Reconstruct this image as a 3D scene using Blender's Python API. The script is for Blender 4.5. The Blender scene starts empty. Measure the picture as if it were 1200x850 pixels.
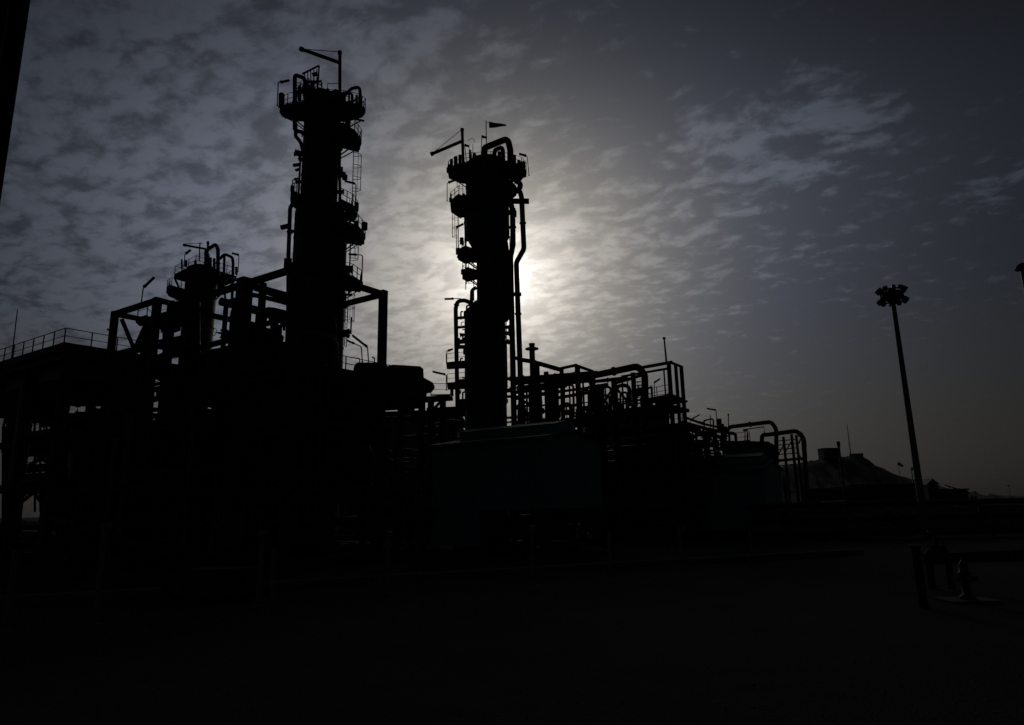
import bpy, bmesh, math, random
from mathutils import Vector, Matrix

random.seed(7)
SC = bpy.context.scene
COL = SC.collection

# ------------------------------------------------------------------ camera
W, H = 1200.0, 850.0            # picture grid of the photograph
FPX = 850.0                     # 25.5 mm lens on a 36 mm sensor
PPX, PPY = 600.0, 399.0
CAM = Vector((0.0, 0.0, 3.2))
PITCH = math.radians(12.98)
ROLL = math.radians(1.15)
_f = Vector((0, math.cos(PITCH), math.sin(PITCH)))
_r0 = Vector((1, 0, 0))
_u0 = Vector((0, -math.sin(PITCH), math.cos(PITCH)))
_r = _r0 * math.cos(ROLL) - _u0 * math.sin(ROLL)
_u = _u0 * math.cos(ROLL) + _r0 * math.sin(ROLL)

cam_d = bpy.data.cameras.new('camera')
cam_d.sensor_width = 36.0
cam_d.lens = 25.5
cam_d.shift_y = -(H / 2 - PPY) / W
cam_d.clip_start = 0.1
cam_d.clip_end = 20000
cam = bpy.data.objects.new('camera', cam_d)
COL.objects.link(cam)
M4 = Matrix.Identity(4)
for _i in range(3):
    M4[_i][0] = _r[_i]; M4[_i][1] = _u[_i]; M4[_i][2] = -_f[_i]; M4[_i][3] = CAM[_i]
cam.matrix_world = M4
SC.camera = cam

def ray(px, py):
    return _f * FPX + _r * (px - PPX) + _u * (PPY - py)
def at(px, py, Y):
    """world point seen at (px,py), Y metres ahead of the camera"""
    d = ray(px, py)
    return CAM + d * (Y / d.y)
def atz(px, py, z):
    """world point seen at (px,py), at height z"""
    d = ray(px, py)
    return CAM + d * ((z - CAM.z) / d.z)
def mpp(p):
    """metres per picture pixel at world point p"""
    return (Vector(p) - CAM).dot(_f) / FPX
def ground_at(px, Y):
    """ground point straight below the thing seen in column px near the horizon"""
    p = at(px, 600, Y)
    return Vector((p.x, Y, 0))

# ------------------------------------------------------------------ sky, sun, exposure
SUN = ray(589, 327).normalized()
SUN_EL = math.asin(SUN.z)
SUN_AZ = math.atan2(SUN.x, SUN.y)

world = bpy.data.worlds.new('World')
SC.world = world
world.use_nodes = True
world.cycles.sampling_method = 'MANUAL'
world.cycles.sample_map_resolution = 512
NT = world.node_tree
NT.nodes.clear()
L = NT.links.new
def nd(t, **kw):
    n = NT.nodes.new(t)
    for k, v in kw.items():
        setattr(n, k, v)
    return n
def val(x):
    return x
def mth(op, a, b=None, c=None, clamp=False):
    n = nd('ShaderNodeMath', operation=op)
    n.use_clamp = clamp
    for i, v in enumerate((a, b, c)):
        if v is None: continue
        if isinstance(v, (int, float)): n.inputs[i].default_value = v
        else: L(v, n.inputs[i])
    return n.outputs[0]
def vmth(op, a, b=None, scale=None):
    n = nd('ShaderNodeVectorMath', operation=op)
    for i, v in enumerate((a, b)):
        if v is None: continue
        if isinstance(v, (tuple, list, Vector)): n.inputs[i].default_value = tuple(v)
        else: L(v, n.inputs[i])
    if scale is not None:
        if isinstance(scale, (int, float)): n.inputs['Scale'].default_value = scale
        else: L(scale, n.inputs['Scale'])
    return n.outputs['Value' if op in ('DOT_PRODUCT', 'LENGTH') else 'Vector']
def ramp(x, a, b, lo=0.0, hi=1.0):
    n = nd('ShaderNodeMapRange', interpolation_type='SMOOTHSTEP')
    L(x, n.inputs['Value'])
    for k, v in (('From Min', a), ('From Max', b), ('To Min', lo), ('To Max', hi)):
        if isinstance(v, (int, float)): n.inputs[k].default_value = v
        else: L(v, n.inputs[k])
    return n.outputs[0]
def noise(vec, scale, detail, rough, dist=0.0, lac=2.0):
    n = nd('ShaderNodeTexNoise')
    L(vec, n.inputs['Vector'])
    n.inputs['Scale'].default_value = scale
    n.inputs['Detail'].default_value = detail
    n.inputs['Roughness'].default_value = rough
    n.inputs['Distortion'].default_value = dist
    n.inputs['Lacunarity'].default_value = lac
    return n.outputs['Fac']

DIR = vmth('NORMALIZE', nd('ShaderNodeTexCoord').outputs['Generated'])
sep = nd('ShaderNodeSeparateXYZ'); L(DIR, sep.inputs[0])
DX, DY, DZ = sep.outputs
sky = nd('ShaderNodeTexSky', sky_type='NISHITA')
sky.sun_disc = False
sky.sun_elevation = SUN_EL
sky.sun_rotation = SUN_AZ
sky.altitude = 0
sky.air_density = 1.0
sky.dust_density = 1.0
sky.ozone_density = 1.0

# angle from the sun, degrees: the veiled sun's aureole through dust and thin cloud
theta = mth('MULTIPLY', mth('ARCCOSINE', mth('MINIMUM', vmth('DOT_PRODUCT', DIR, SUN), 0.999999)), 180 / math.pi)
def expo(k):
    return mth('EXPONENT', mth('MULTIPLY', theta, -1.0 / k))
AUR = mth('ADD', mth('MULTIPLY', expo(2.4), 10.5),
          mth('ADD', mth('MULTIPLY', expo(9.0), 5.3), mth('MULTIPLY', expo(26.0), 0.27)))
# altocumulus sheet: noise on a flat layer overhead, so it foreshortens to the horizon
zc = mth('ADD', mth('MAXIMUM', DZ, 0.0), 0.22)
comb = nd('ShaderNodeCombineXYZ')
L(mth('DIVIDE', DX, zc), comb.inputs[0]); L(mth('DIVIDE', DY, zc), comb.inputs[1])
LAYER = comb.outputs[0]
rot = nd('ShaderNodeVectorRotate', rotation_type='Z_AXIS')
L(LAYER, rot.inputs['Vector']); rot.inputs['Angle'].default_value = math.radians(24)
LR = rot.outputs[0]
warp = nd('ShaderNodeTexNoise'); L(LR, warp.inputs['Vector']); warp.inputs['Scale'].default_value = 5.0; warp.inputs['Detail'].default_value = 3
LRW = vmth('ADD', LR, vmth('SCALE', vmth('SUBTRACT', warp.outputs['Color'], (0.5, 0.5, 0.5)), scale=0.10))
n_fine = noise(vmth('MULTIPLY', LRW, (1.0, 1.3, 1.0)), 25.0, 8, 0.64)
n_mid = noise(vmth('MULTIPLY', LRW, (0.85, 1.25, 1.0)), 9.5, 7, 0.60)
n_big = noise(LR, 1.3, 3, 0.5)
# rounded altocumulus cells, torn by fine noise
warp2 = nd('ShaderNodeTexNoise'); L(LR, warp2.inputs['Vector']); warp2.inputs['Scale'].default_value = 22.0; warp2.inputs['Detail'].default_value = 5
LC = vmth('ADD', LRW, vmth('SCALE', vmth('SUBTRACT', warp2.outputs['Color'], (0.5, 0.5, 0.5)), scale=0.085))
vor = nd('ShaderNodeTexVoronoi', feature='SMOOTH_F1', voronoi_dimensions='2D')
L(vmth('MULTIPLY', LC, (0.8, 1.45, 1.0)), vor.inputs['Vector'])
vor.inputs['Scale'].default_value = 14.5; vor.inputs['Smoothness'].default_value = 0.35; vor.inputs['Randomness'].default_value = 1.0
cells = mth('MULTIPLY', mth('SUBTRACT', 0.42, vor.outputs['Distance']), 0.27)
dens = mth('ADD', mth('MULTIPLY', n_fine, 0.47), mth('ADD', mth('MULTIPLY', n_mid, 0.50), mth('MULTIPLY', n_big, 0.30)))
# the sheet is thick to the left of the sun and breaks up to the right
az = mth('ARCTAN2', DX, DY)
cov = ramp(az, -0.30, 0.45, 0.085, -0.115)
def puff(px, py, w, h, ang, k):
    """a denser bank of the sheet in one direction of the sky"""
    c = ray(px, py).normalized()
    ca, sa = math.cos(ang), math.sin(ang)
    e1 = (_r * ca + _u * sa); e2 = (_u * ca - _r * sa)
    a = mth('DIVIDE', mth('SUBTRACT', vmth('DOT_PRODUCT', DIR, e1), c.dot(e1)), w / FPX)
    b = mth('DIVIDE', mth('SUBTRACT', vmth('DOT_PRODUCT', DIR, e2), c.dot(e2)), h / FPX)
    fwd = mth('GREATER_THAN', DY, 0.0)
    g = mth('EXPONENT', mth('MULTIPLY', mth('ADD', mth('MULTIPLY', a, a), mth('MULTIPLY', b, b)), -1.0))
    return mth('MULTIPLY', mth('MULTIPLY', g, fwd), k)
for pf in ((975, 125, 75, 32, -0.45, 0.27), (850, 160, 60, 28, -0.3, 0.24), (910, 205, 55, 14, 0.1, 0.20),
           (760, 285, 150, 70, -0.05, 0.10), (580, 40, 30, 16, -0.2, 0.14), (685, 60, 45, 12, 0.15, 0.15),
           (490, 45, 40, 22, 0.2, 0.12), (1180, 210, 40, 20, 0.2, 0.12),
           (1060, 40, 190, 70, 0, -0.12), (700, 110, 150, 60, 0, -0.07), (640, 20, 170, 60, 0, -0.11), (1100, 430, 200, 90, 0, -0.08)):
    cov = mth('ADD', cov, puff(*pf))
dens = mth('ADD', mth('ADD', dens, cells), cov)
CL = ramp(dens, 0.53, 0.82)
# low down the dust veils the sheet
CL = mth('ADD', mth('MULTIPLY', mth('SUBTRACT', CL, 0.30), ramp(DZ, 0.04, 0.30, 0.25, 0.95)), 0.30)
mixc = nd('ShaderNodeMix', data_type='RGBA')
L(CL, mixc.inputs['Factor'])
mixc.inputs['A'].default_value = (0.84, 0.84, 0.84, 1)      # aureole in the clear gaps
mixc.inputs['B'].default_value = (1.22, 1.22, 1.22, 1)      # lit through cloud
# away from the sun thick cloud still passes its light on, so it outshines the clear gaps
wide = mth('ADD', 1.0, mth('MULTIPLY', mth('MULTIPLY', CL, ramp(theta, 10, 30)), 0.55))
wide = mth('MULTIPLY', wide, ramp(az, -0.55, 0.25, 1.30, 1.0))
glow = vmth('SCALE', mixc.outputs['Result'], scale=mth('MULTIPLY', AUR, wide))
base_f = ramp(CL, 0, 1, 0.9, 1.8)
base = vmth('SCALE', sky.outputs[0], scale=base_f)
hz = nd('ShaderNodeHueSaturation'); hz.inputs['Saturation'].default_value = 0.75
L(base, hz.inputs['Color']); L(ramp(DZ, 0.0, 0.30, 0.10, 1.05), hz.inputs['Saturation'])
# small particles scatter blue away from the sun, dust scatters warm round it
tint = nd('ShaderNodeMix', data_type='RGBA')
L(mth('MULTIPLY', ramp(theta, 6, 24), ramp(DZ, 0.04, 0.26)), tint.inputs['Factor'])
tint.inputs['A'].default_value = (1.06, 1.0, 0.92, 1)
tint.inputs['B'].default_value = (0.86, 0.96, 1.25, 1)
glow = vmth('MULTIPLY', glow, tint.outputs['Result'])
tot = vmth('ADD', vmth('SCALE', hz.outputs[0], scale=0.23), vmth('SCALE', glow, scale=18.0))
# dust near the horizon takes light away
dust = mth('SUBTRACT', 1.0, mth('MULTIPLY', mth('EXPONENT', mth('MULTIPLY', mth('MAXIMUM', DZ, 0.0), -9.0)), 0.62))
dust = mth('MULTIPLY', dust, ramp(DZ, 0.36, 0.64, 1.0, 0.50))
tot = vmth('SCALE', tot, scale=dust)
bg = nd('ShaderNodeBackground')
bg.inputs['Strength'].default_value = 0.05
L(tot, bg.inputs['Color'])
out = nd('ShaderNodeOutputWorld')
L(bg.outputs[0], out.inputs['Surface'])

sun_d = bpy.data.lights.new('sun', 'SUN')
sun_d.energy = 0.5
sun_d.angle = math.radians(12)
sun_d.color = (1.0, 0.95, 0.88)
sun = bpy.data.objects.new('sun', sun_d)
COL.objects.link(sun)
sun.rotation_euler = SUN.to_track_quat('Z', 'Y').to_euler()
sun.location = (0, 0, 60)

vs = SC.view_settings
vs.view_transform = 'Standard'
vs.look = 'None'
vs.gamma = 1
vs.exposure = -3.0
vs.use_curve_mapping = False

# ------------------------------------------------------------------ materials
def material(name, col, rough=0.6, metal=0.0, var=0.25, scale=3.0, bump=0.0, bscale=40.0, col2=None, streak=0.0):
    m = bpy.data.materials.new(name)
    m.use_nodes = True
    t = m.node_tree
    b = t.nodes['Principled BSDF']
    b.inputs['Roughness'].default_value = rough
    b.inputs['Metallic'].default_value = metal
    tc = t.nodes.new('ShaderNodeTexCoord')
    mp = t.nodes.new('ShaderNodeMapping')
    mp.inputs['Scale'].default_value = (1, 1, 1 if not streak else 1 - streak)
    t.links.new(tc.outputs['Object'], mp.inputs['Vector'])
    n = t.nodes.new('ShaderNodeTexNoise')
    n.inputs['Scale'].default_value = scale
    n.inputs['Detail'].default_value = 6
    n.inputs['Roughness'].default_value = 0.65
    t.links.new(mp.outputs[0], n.inputs['Vector'])
    r = t.nodes.new('ShaderNodeValToRGB')
    c2 = col2 or tuple(c * (1 - var) for c in col)
    r.color_ramp.elements[0].position = 0.32
    r.color_ramp.elements[0].color = (*c2, 1)
    r.color_ramp.elements[1].position = 0.68
    r.color_ramp.elements[1].color = (*[c * (1 + var * 0.5) for c in col], 1)
    t.links.new(n.outputs['Fac'], r.inputs['Fac'])
    t.links.new(r.outputs['Color'], b.inputs['Base Color'])
    if bump:
        n2 = t.nodes.new('ShaderNodeTexNoise')
        n2.inputs['Scale'].default_value = bscale
        n2.inputs['Detail'].default_value = 8
        t.links.new(tc.outputs['Object'], n2.inputs['Vector'])
        bp = t.nodes.new('ShaderNodeBump')
        bp.inputs['Strength'].default_value = bump
        bp.inputs['Distance'].default_value = 0.05
        t.links.new(n2.outputs['Fac'], bp.inputs['Height'])
        t.links.new(bp.outputs['Normal'], b.inputs['Normal'])
    return m

MT = dict(
    steel=material('painted_steel', (0.055, 0.06, 0.06), 0.6, 0.0, 0.4, 2.5),
    clad=material('vessel_cladding', (0.10, 0.115, 0.11), 0.6, 0.0, 0.3, 0.8, streak=0.8),
    fire=material('fireproofing_concrete', (0.13, 0.12, 0.11), 0.9, 0.0, 0.35, 1.2, 0.3, 12),
    galv=material('galvanised_steel', (0.24, 0.25, 0.25), 0.55, 0.3, 0.3, 6),
    dark=material('dark_steel', (0.035, 0.035, 0.035), 0.65, 0.0, 0.4, 4),
    pipe=material('pipe_coating', (0.08, 0.085, 0.085), 0.55, 0.0, 0.35, 1.5, streak=0.5),
    teal=material('teal_sheeting', (0.34, 0.42, 0.40), 0.6, 0.0, 0.22, 0.5, streak=0.85),
    roofm=material('roof_sheeting', (0.06, 0.085, 0.08), 0.6, 0.0, 0.3, 0.6),
    conc=material('concrete', (0.26, 0.25, 0.23), 0.9, 0.0, 0.3, 1.0, 0.3, 20),
    post=material('pale_post_paint', (0.30, 0.30, 0.29), 0.6, 0.0, 0.35, 3.0),
    red=material('faded_red_paint', (0.16, 0.035, 0.03), 0.5, 0.0, 0.4, 5),
    lamp=material('lamp_housing', (0.07, 0.07, 0.07), 0.5, 0.2, 0.2, 4),
    lens=material('lamp_glass', (0.35, 0.36, 0.36), 0.25, 0.0, 0.1, 4),
    sock=material('windsock_fabric', (0.32, 0.10, 0.05), 0.9, 0.0, 0.3, 3),
    rock=material('hill_rock', (0.12, 0.11, 0.095), 0.95, 0.0, 0.4, 0.012, 0.0, col2=(0.06, 0.055, 0.05)),
    tank=material('tank_paint', (0.16, 0.17, 0.17), 0.6, 0.0, 0.3, 0.3, streak=0.8),
)

# ------------------------------------------------------------------ mesh building
Z = Vector((0, 0, 1))
class MB:
    def __init__(self):
        self.v = []; self.f = []; self.s = []
    def add(self, vs, fs, smooth=False):
        o = len(self.v)
        self.v += [Vector(p) for p in vs]
        self.f += [tuple(i + o for i in q) for q in fs]
        self.s += [smooth] * len(fs)
        return self
    def frame(self, d, up=Z):
        d = d.normalized()
        if abs(d.dot(up)) > 0.98: up = EV if abs(d.dot(EV)) < 0.9 else EU
        x = d.cross(up).normalized()
        return d, x, x.cross(d).normalized()
    def sect(self, p0, p1, prof, up=Z, cap=True, smooth=False):
        p0, p1 = Vector(p0), Vector(p1)
        d, x, y = self.frame(p1 - p0, up)
        n = len(prof)
        vs = [p0 + x * a + y * b for a, b in prof] + [p1 + x * a + y * b for a, b in prof]
        fs = [(i, (i + 1) % n, n + (i + 1) % n, n + i) for i in range(n)]
        if cap: fs += [tuple(range(n))[::-1], tuple(range(n, 2 * n))]
        return self.add(vs, fs, smooth)
    def bar(self, p0, p1, w, h=None, up=Z):
        h = w if h is None else h
        return self.sect(p0, p1, [(-w/2, -h/2), (w/2, -h/2), (w/2, h/2), (-w/2, h/2)], up)
    def chamfer(self, p0, p1, w, c=0.06):
        a = w / 2; b = a - c
        return self.sect(p0, p1, [(-b, -a), (b, -a), (a, -b), (a, b), (b, a), (-b, a), (-a, b), (-a, -b)])
    def ibeam(self, p0, p1, w, h, t=None, up=Z):
        t = t or max(0.03, h * 0.09); k = t * 0.6
        a, b = w / 2, h / 2
        return self.sect(p0, p1, [(-a, -b), (a, -b), (a, -b+t), (k, -b+t), (k, b-t), (a, b-t), (a, b), (-a, b), (-a, b-t), (-k, b-t), (-k, -b+t), (-a, -b+t)], up)
    def cyl(self, p0, p1, r0, r1=None, n=12, cap=True):
        r1 = r0 if r1 is None else r1
        p0, p1 = Vector(p0), Vector(p1)
        d, x, y = self.frame(p1 - p0)
        cs = [(math.cos(2*math.pi*i/n), math.sin(2*math.pi*i/n)) for i in range(n)]
        vs = [p0 + (x*c + y*s) * r0 for c, s in cs] + [p1 + (x*c + y*s) * r1 for c, s in cs]
        self.add(vs, [(i, (i+1) % n, n+(i+1) % n, n+i) for i in range(n)], True)
        if cap: self.add(vs, [tuple(range(n))[::-1], tuple(range(n, 2*n))])
        return self
    def tube(self, pts, r, n=10, cap=True):
        pts = [Vector(p) for p in pts]
        ds = []
        for i in range(len(pts)):
            a = pts[max(i-1, 0)]; b = pts[min(i+1, len(pts)-1)]
            ds.append((b - a).normalized())
        d, x, y = self.frame(ds[0])
        vs = []
        for p, dd in zip(pts, ds):
            x = (x - dd * x.dot(dd)).normalized(); y = dd.cross(x)
            vs += [p + (x*math.cos(2*math.pi*i/n) + y*math.sin(2*math.pi*i/n)) * r for i in range(n)]
        fs = []
        for k in range(len(pts)-1):
            fs += [(k*n+i, k*n+(i+1) % n, (k+1)*n+(i+1) % n, (k+1)*n+i) for i in range(n)]
        self.add(vs, fs, True)
        if cap:
            m = (len(pts)-1)*n
            self.add(vs, [tuple(range(n))[::-1], tuple(range(m, m+n))])
        return self
    def pipe(self, pts, r, bend=None, n=10, seg=5):
        return self.tube(fillet(pts, bend or r*3, seg), r, n)
    def flange(self, p, d, r, t=0.12):
        d = Vector(d).normalized()
        return self.cyl(Vector(p)-d*t/2, Vector(p)+d*t/2, r*1.45, n=14)
    def lathe(self, c, prof, n=32, cap=True, smooth=True):
        c = Vector(c); vs = []
        for r, z in prof:
            vs += [c + Vector((r*math.cos(2*math.pi*i/n), r*math.sin(2*math.pi*i/n), z)) for i in range(n)]
        fs = []
        for k in range(len(prof)-1):
            fs += [(k*n+i, k*n+(i+1) % n, (k+1)*n+(i+1) % n, (k+1)*n+i) for i in range(n)]
        self.add(vs, fs, smooth)
        if cap:
            m = (len(prof)-1)*n
            self.add(vs, [tuple(range(n))[::-1], tuple(range(m, m+n))])
        return self
    def plate(self, poly, th):
        """flat plate: poly = top outline in world points, th = thickness below"""
        n = len(poly)
        poly = [Vector(p) for p in poly]
        vs = poly + [p - Z*th for p in poly]
        fs = [tuple(range(n)), tuple(range(n, 2*n))[::-1]] + [(i, n+i, n+(i+1) % n, (i+1) % n) for i in range(n)]
        return self.add(vs, fs)
    def sector(self, c, r0, r1, a0, a1, z, th, n=None, sy=1.0):
        n = n or max(3, int(abs(a1-a0) / 26))
        c = Vector((c[0], c[1], 0))
        vs = []
        for i in range(n+1):
            a = math.radians(a0 + (a1-a0)*i/n); d = Vector((math.cos(a), math.sin(a), 0)); e = Vector((math.cos(a)*r1, max(-1, min(1, math.sin(a)))*r1*sy, 0))
            if e.length < r0 + 0.05: e = d*(r0+0.05)
            vs += [c + d*r0 + Z*z, c + e + Z*z, c + e + Z*(z-th), c + d*r0 + Z*(z-th)]
        fs = []
        for i in range(n):
            o = 4*i; q = 4*(i+1)
            fs += [(o, o+1, q+1, q), (o+1, o+2, q+2, q+1), (o+2, o+3, q+3, q+2), (o+3, o, q, q+3)]
        if abs(a1-a0) < 359: fs += [(0, 3, 2, 1), (4*n, 4*n+1, 4*n+2, 4*n+3)]
        return self.add(vs, fs)
    def ring(self, c, R, r, ax=Z, n=20, m=6):
        ax = Vector(ax).normalized(); d, x, y = self.frame(ax)
        pts = [Vector(c) + (x*math.cos(2*math.pi*i/n) + y*math.sin(2*math.pi*i/n))*R for i in range(n+1)]
        return self.tube(pts, r, m, False)
    def build(self, name, mat, parent=None):
        me = bpy.data.meshes.new(name)
        root = parent
        while root is not None and root.parent is not None: root = root.parent
        off = root.location if root is not None else Vector((0, 0, 0))
        me.from_pydata([tuple(p - off) for p in self.v], [], self.f)
        me.polygons.foreach_set('use_smooth', self.s)
        me.materials.append(MT[mat] if isinstance(mat, str) else mat)
        me.update()
        o = bpy.data.objects.new(name, me)
        COL.objects.link(o)
        if parent is not None: o.parent = parent
        return o

def fillet(pts, rad, seg=5):
    pts = [Vector(p) for p in pts]
    out_ = [pts[0]]
    for i in range(1, len(pts)-1):
        a, b, c = pts[i-1], pts[i], pts[i+1]
        u, v = (a-b), (c-b)
        lu, lv = u.length, v.length
        u.normalize(); v.normalize()
        ang = math.acos(max(-1, min(1, u.dot(v))))
        if ang > 3.1: out_.append(b); continue
        t = min(rad / math.tan(ang/2), lu*0.48, lv*0.48)
        p, q = b + u*t, b + v*t
        for k in range(seg+1):
            s = k/seg
            out_.append(p*(1-s)**2 + b*2*s*(1-s) + q*s*s)
    out_.append(pts[-1])
    return out_

def thing(name, label, cat, loc, group=None):
    o = bpy.data.objects.new(name, None)
    o.empty_display_size = 0.3
    COL.objects.link(o)
    o.location = Vector(loc)
    o['label'] = label; o['category'] = cat
    if group: o['group'] = group
    return o

# the plant grid: EU runs left and away, EV runs right and away
EU = Vector((math.cos(math.radians(145)), math.sin(math.radians(145)), 0))
EV = Vector((math.cos(math.radians(55)), math.sin(math.radians(55)), 0))
def zat(p, py):
    """height on the vertical line through p that is seen in picture row py"""
    p = Vector((p[0], p[1], 0)); lo, hi = -5.0, 150.0
    for _ in range(50):
        mid = (lo+hi)/2
        q = p + Z*mid - CAM
        y = PPY - FPX*q.dot(_u)/q.dot(_f)
        if y > py: lo = mid
        else: hi = mid
    return (lo+hi)/2

# ------------------------------------------------------------------ shared fittings
def railing(parent, pts, h=1.1, closed=False, step=1.6, mat='steel', r=0.032):
    m = MB()
    P = [Vector(p) for p in pts]
    if closed: P.append(P[0])
    for a, b in zip(P[:-1], P[1:]):
        n = max(1, round((b-a).length/step))
        for i in range(n+1):
            q = a.lerp(b, i/n)
            m.bar(q, q+Z*h, 2*r)
        for zz, k in ((h, 1.0), (h*0.52, 0.8)):
            m.tube([a+Z*zz, b+Z*zz], r*k, 5)
        m.bar(a+Z*0.07, b+Z*0.07, 0.015, 0.14)
    return m.build('railing', mat, parent)

def arc_railing(parent, c, R, a0, a1, z, h=1.1, sy=1.0, rmin=0.0):
    nf = max(3, int(abs(a1-a0)/26)); n = nf*2
    m = MB(); P = []
    for i in range(n+1):
        a = math.radians(a0+(a1-a0)*i/n)
        e = Vector((R*math.cos(a), R*math.sin(a)*sy, 0))
        if e.length < rmin: e = e.normalized()*rmin
        if i % 2:
            b0_, b1_ = [math.radians(a0+(a1-a0)*j/n) for j in (i-1, i+1)]
            e = (Vector((R*math.cos(b0_), R*math.sin(b0_)*sy, 0))+Vector((R*math.cos(b1_), R*math.sin(b1_)*sy, 0)))/2
        q = Vector((c[0], c[1], z)) + e; P.append(q)
        m.bar(q, q+Z*h, 0.06)
    for zz in (h, h*0.52): m.tube([q+Z*zz for q in P], 0.03, 5)
    m.tube([q+Z*0.08 for q in P], 0.05, 4)
    return m.build('railing', 'steel', parent)

def balcony(parent, c, rs, R, a0, a1, z, rail=True, th=0.22, name='platform', sy=1.0):
    """curved platform bracketed off a column shell of radius rs"""
    full = abs(a1-a0) > 359
    p = MB().sector(c, rs+0.03, R, a0, a1, z, 0.07, None, sy)
    p.sector(c, rs+0.02, R+0.003, a0, a1, z-0.075, th-0.02, None, sy)
    n = max(2, int(abs(a1-a0)/26))
    for i in range(n + (0 if full else 1)):
        a = math.radians(a0+(a1-a0)*i/n); d = Vector((math.cos(a), math.sin(a), 0))
        b = Vector((c[0], c[1], 0))
        if abs(math.sin(a)) > 0.5 and sy < 0.9: continue
        p.bar(b+d*rs+Z*(z-0.16), b+d*(R-0.05)+Z*(z-0.16), 0.1, 0.18)
        p.bar(b+d*(rs-0.02)+Z*(z-0.16-(R-rs)*0.75), b+d*(rs+(R-rs)*0.85)+Z*(z-0.2), 0.1)
    o = p.build(name, 'steel', parent)
    if rail:
        jb = MB(); Rj = random.Random(int(z*100))
        for i in range(max(3, int(abs(a1-a0)/22))):
            a = math.radians(Rj.uniform(a0, a1)); e = Vector((math.cos(a)*(R-0.12), math.sin(a)*(R-0.12)*sy, 0))
            if e.length < rs+0.15: continue
            q = Vector((c[0], c[1], z))+e; w = Rj.uniform(0.12, 0.42); lo_ = Rj.uniform(-0.5, 0.5)
            jb.chamfer(q+Z*lo_, q+Z*(lo_+Rj.uniform(0.3, 0.9)), w, 0.02)
        jb.build('junction_boxes', 'dark', o)
    if rail: arc_railing(o, c, R-0.05, a0, a1, z, 1.1, sy, rs+0.1)
    return o

def ladder(parent, base, top, face, cage=True, w=0.46):
    """caged ladder; face = direction pointing away from the wall"""
    base, top = Vector(base), Vector(top)
    face = Vector(face).normalized(); s = face.cross(Z)
    m = MB()
    for k in (-1, 1): m.bar(base+s*k*w/2, top+s*k*w/2+Z*1.1, 0.06, 0.03)
    n = int((top-base).length/0.32)
    for i in range(n): m.bar(base.lerp(top, i/n)-s*w/2, base.lerp(top, i/n)+s*w/2, 0.03)
    o = m.build('ladder', 'steel', parent)
    if cage:
        c = MB(); hgt = (top-base).length
        zs = [2.2+i*1.15 for i in range(int(max(1, (hgt+1.0-2.2)/1.15)))]
        loops = []
        for zz in zs:
            q = base+Z*zz
            pts = [q + s*math.cos(t)*0.37 + face*(math.sin(t)*0.72) for t in [math.pi*j/10 for j in range(11)]]
            c.tube(pts, 0.028, 5); loops.append(pts)
        if len(loops) > 1:
            for j in (0, 2, 4, 5, 6, 8, 10): c.tube([loops[0][j], loops[-1][j]], 0.02, 4)
        c.build('cage', 'steel', o)
    return o

def davit(parent, foot, top, joint, tip, r=0.2, wire=True):
    d = MB().cyl(foot, top, r, n=12)
    d.cyl(Vector(top)-Z*0.25, Vector(top)+Z*0.06, r*1.25, n=12)
    o = d.build('davit', 'steel', parent)
    b = MB().bar(joint, tip, r*1.5, r*1.7)
    dd = (Vector(tip)-Vector(joint)).normalized()
    b.bar(Vector(tip)-dd*0.25, Vector(tip)+dd*0.1, r*1.9, r*2.3)
    b.build('boom', 'steel', o)
    if wire: MB().tube([top, tip], 0.035, 5).build('stay_wire', 'dark', o)
    return o

def dome(r, z, k=0.5, n=6):
    return [(r*math.cos(math.pi/2*i/n), z + r*k*math.sin(math.pi/2*i/n)) for i in range(n)] + [(0.02, z+r*k)]

LIGHTS = 0
def platform_light(label, base, bend, f0, f1, Y, group='tube lights on gooseneck poles', th=2.2):
    """gooseneck pole carrying one long explosion-proof tube light"""
    p0, p1, a, b = [at(q[0], q[1], Y) for q in (base, bend, f0, f1)]
    k = mpp(a)
    t = thing('platform_light', label, 'light', p0, group)
    pts = [p0, p1, a]
    MB().pipe(pts, 0.05, 0.25, 6).flange(p0+Z*0.03, Z, 0.06, 0.05).build('pole', 'galv', t)
    w = th*k
    h = MB().bar(a, b, w*1.15, w*0.75)
    d = (b-a).normalized()
    h.bar(a-d*0.06, a+d*0.16, w*1.3, w*1.0)
    hh = h.build('lamp_housing', 'lamp', t)
    dn = -MB().frame(b-a)[2]
    g = MB().bar(a+d*0.2+dn*w*0.42, b-d*0.08+dn*w*0.42, w*0.8, w*0.16)
    g.build('diffuser', 'lens', hh)
    return t

def valve(parent, p, d, r):
    """gate valve with handwheel on a pipe"""
    d = Vector(d).normalized(); p = Vector(p)
    m = MB().cyl(p-d*r*1.6, p+d*r*1.6, r*1.25, n=10)
    for s in (-1, 1): m.flange(p+d*s*r*1.7, d, r*1.15, r*0.5)
    up = Z if abs(d.z) < 0.7 else EV*-1
    m.cyl(p, p+up*r*3.2, r*0.7, r*0.4, n=8)
    o = m.build('valve', 'dark', parent)
    MB().cyl(p+up*r*3.0, p+up*r*5, r*0.16, n=6).ring(p+up*r*4.8, r*1.6, r*0.16, up, 14, 5).build('handwheel', 'red', o)
    return o

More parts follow.
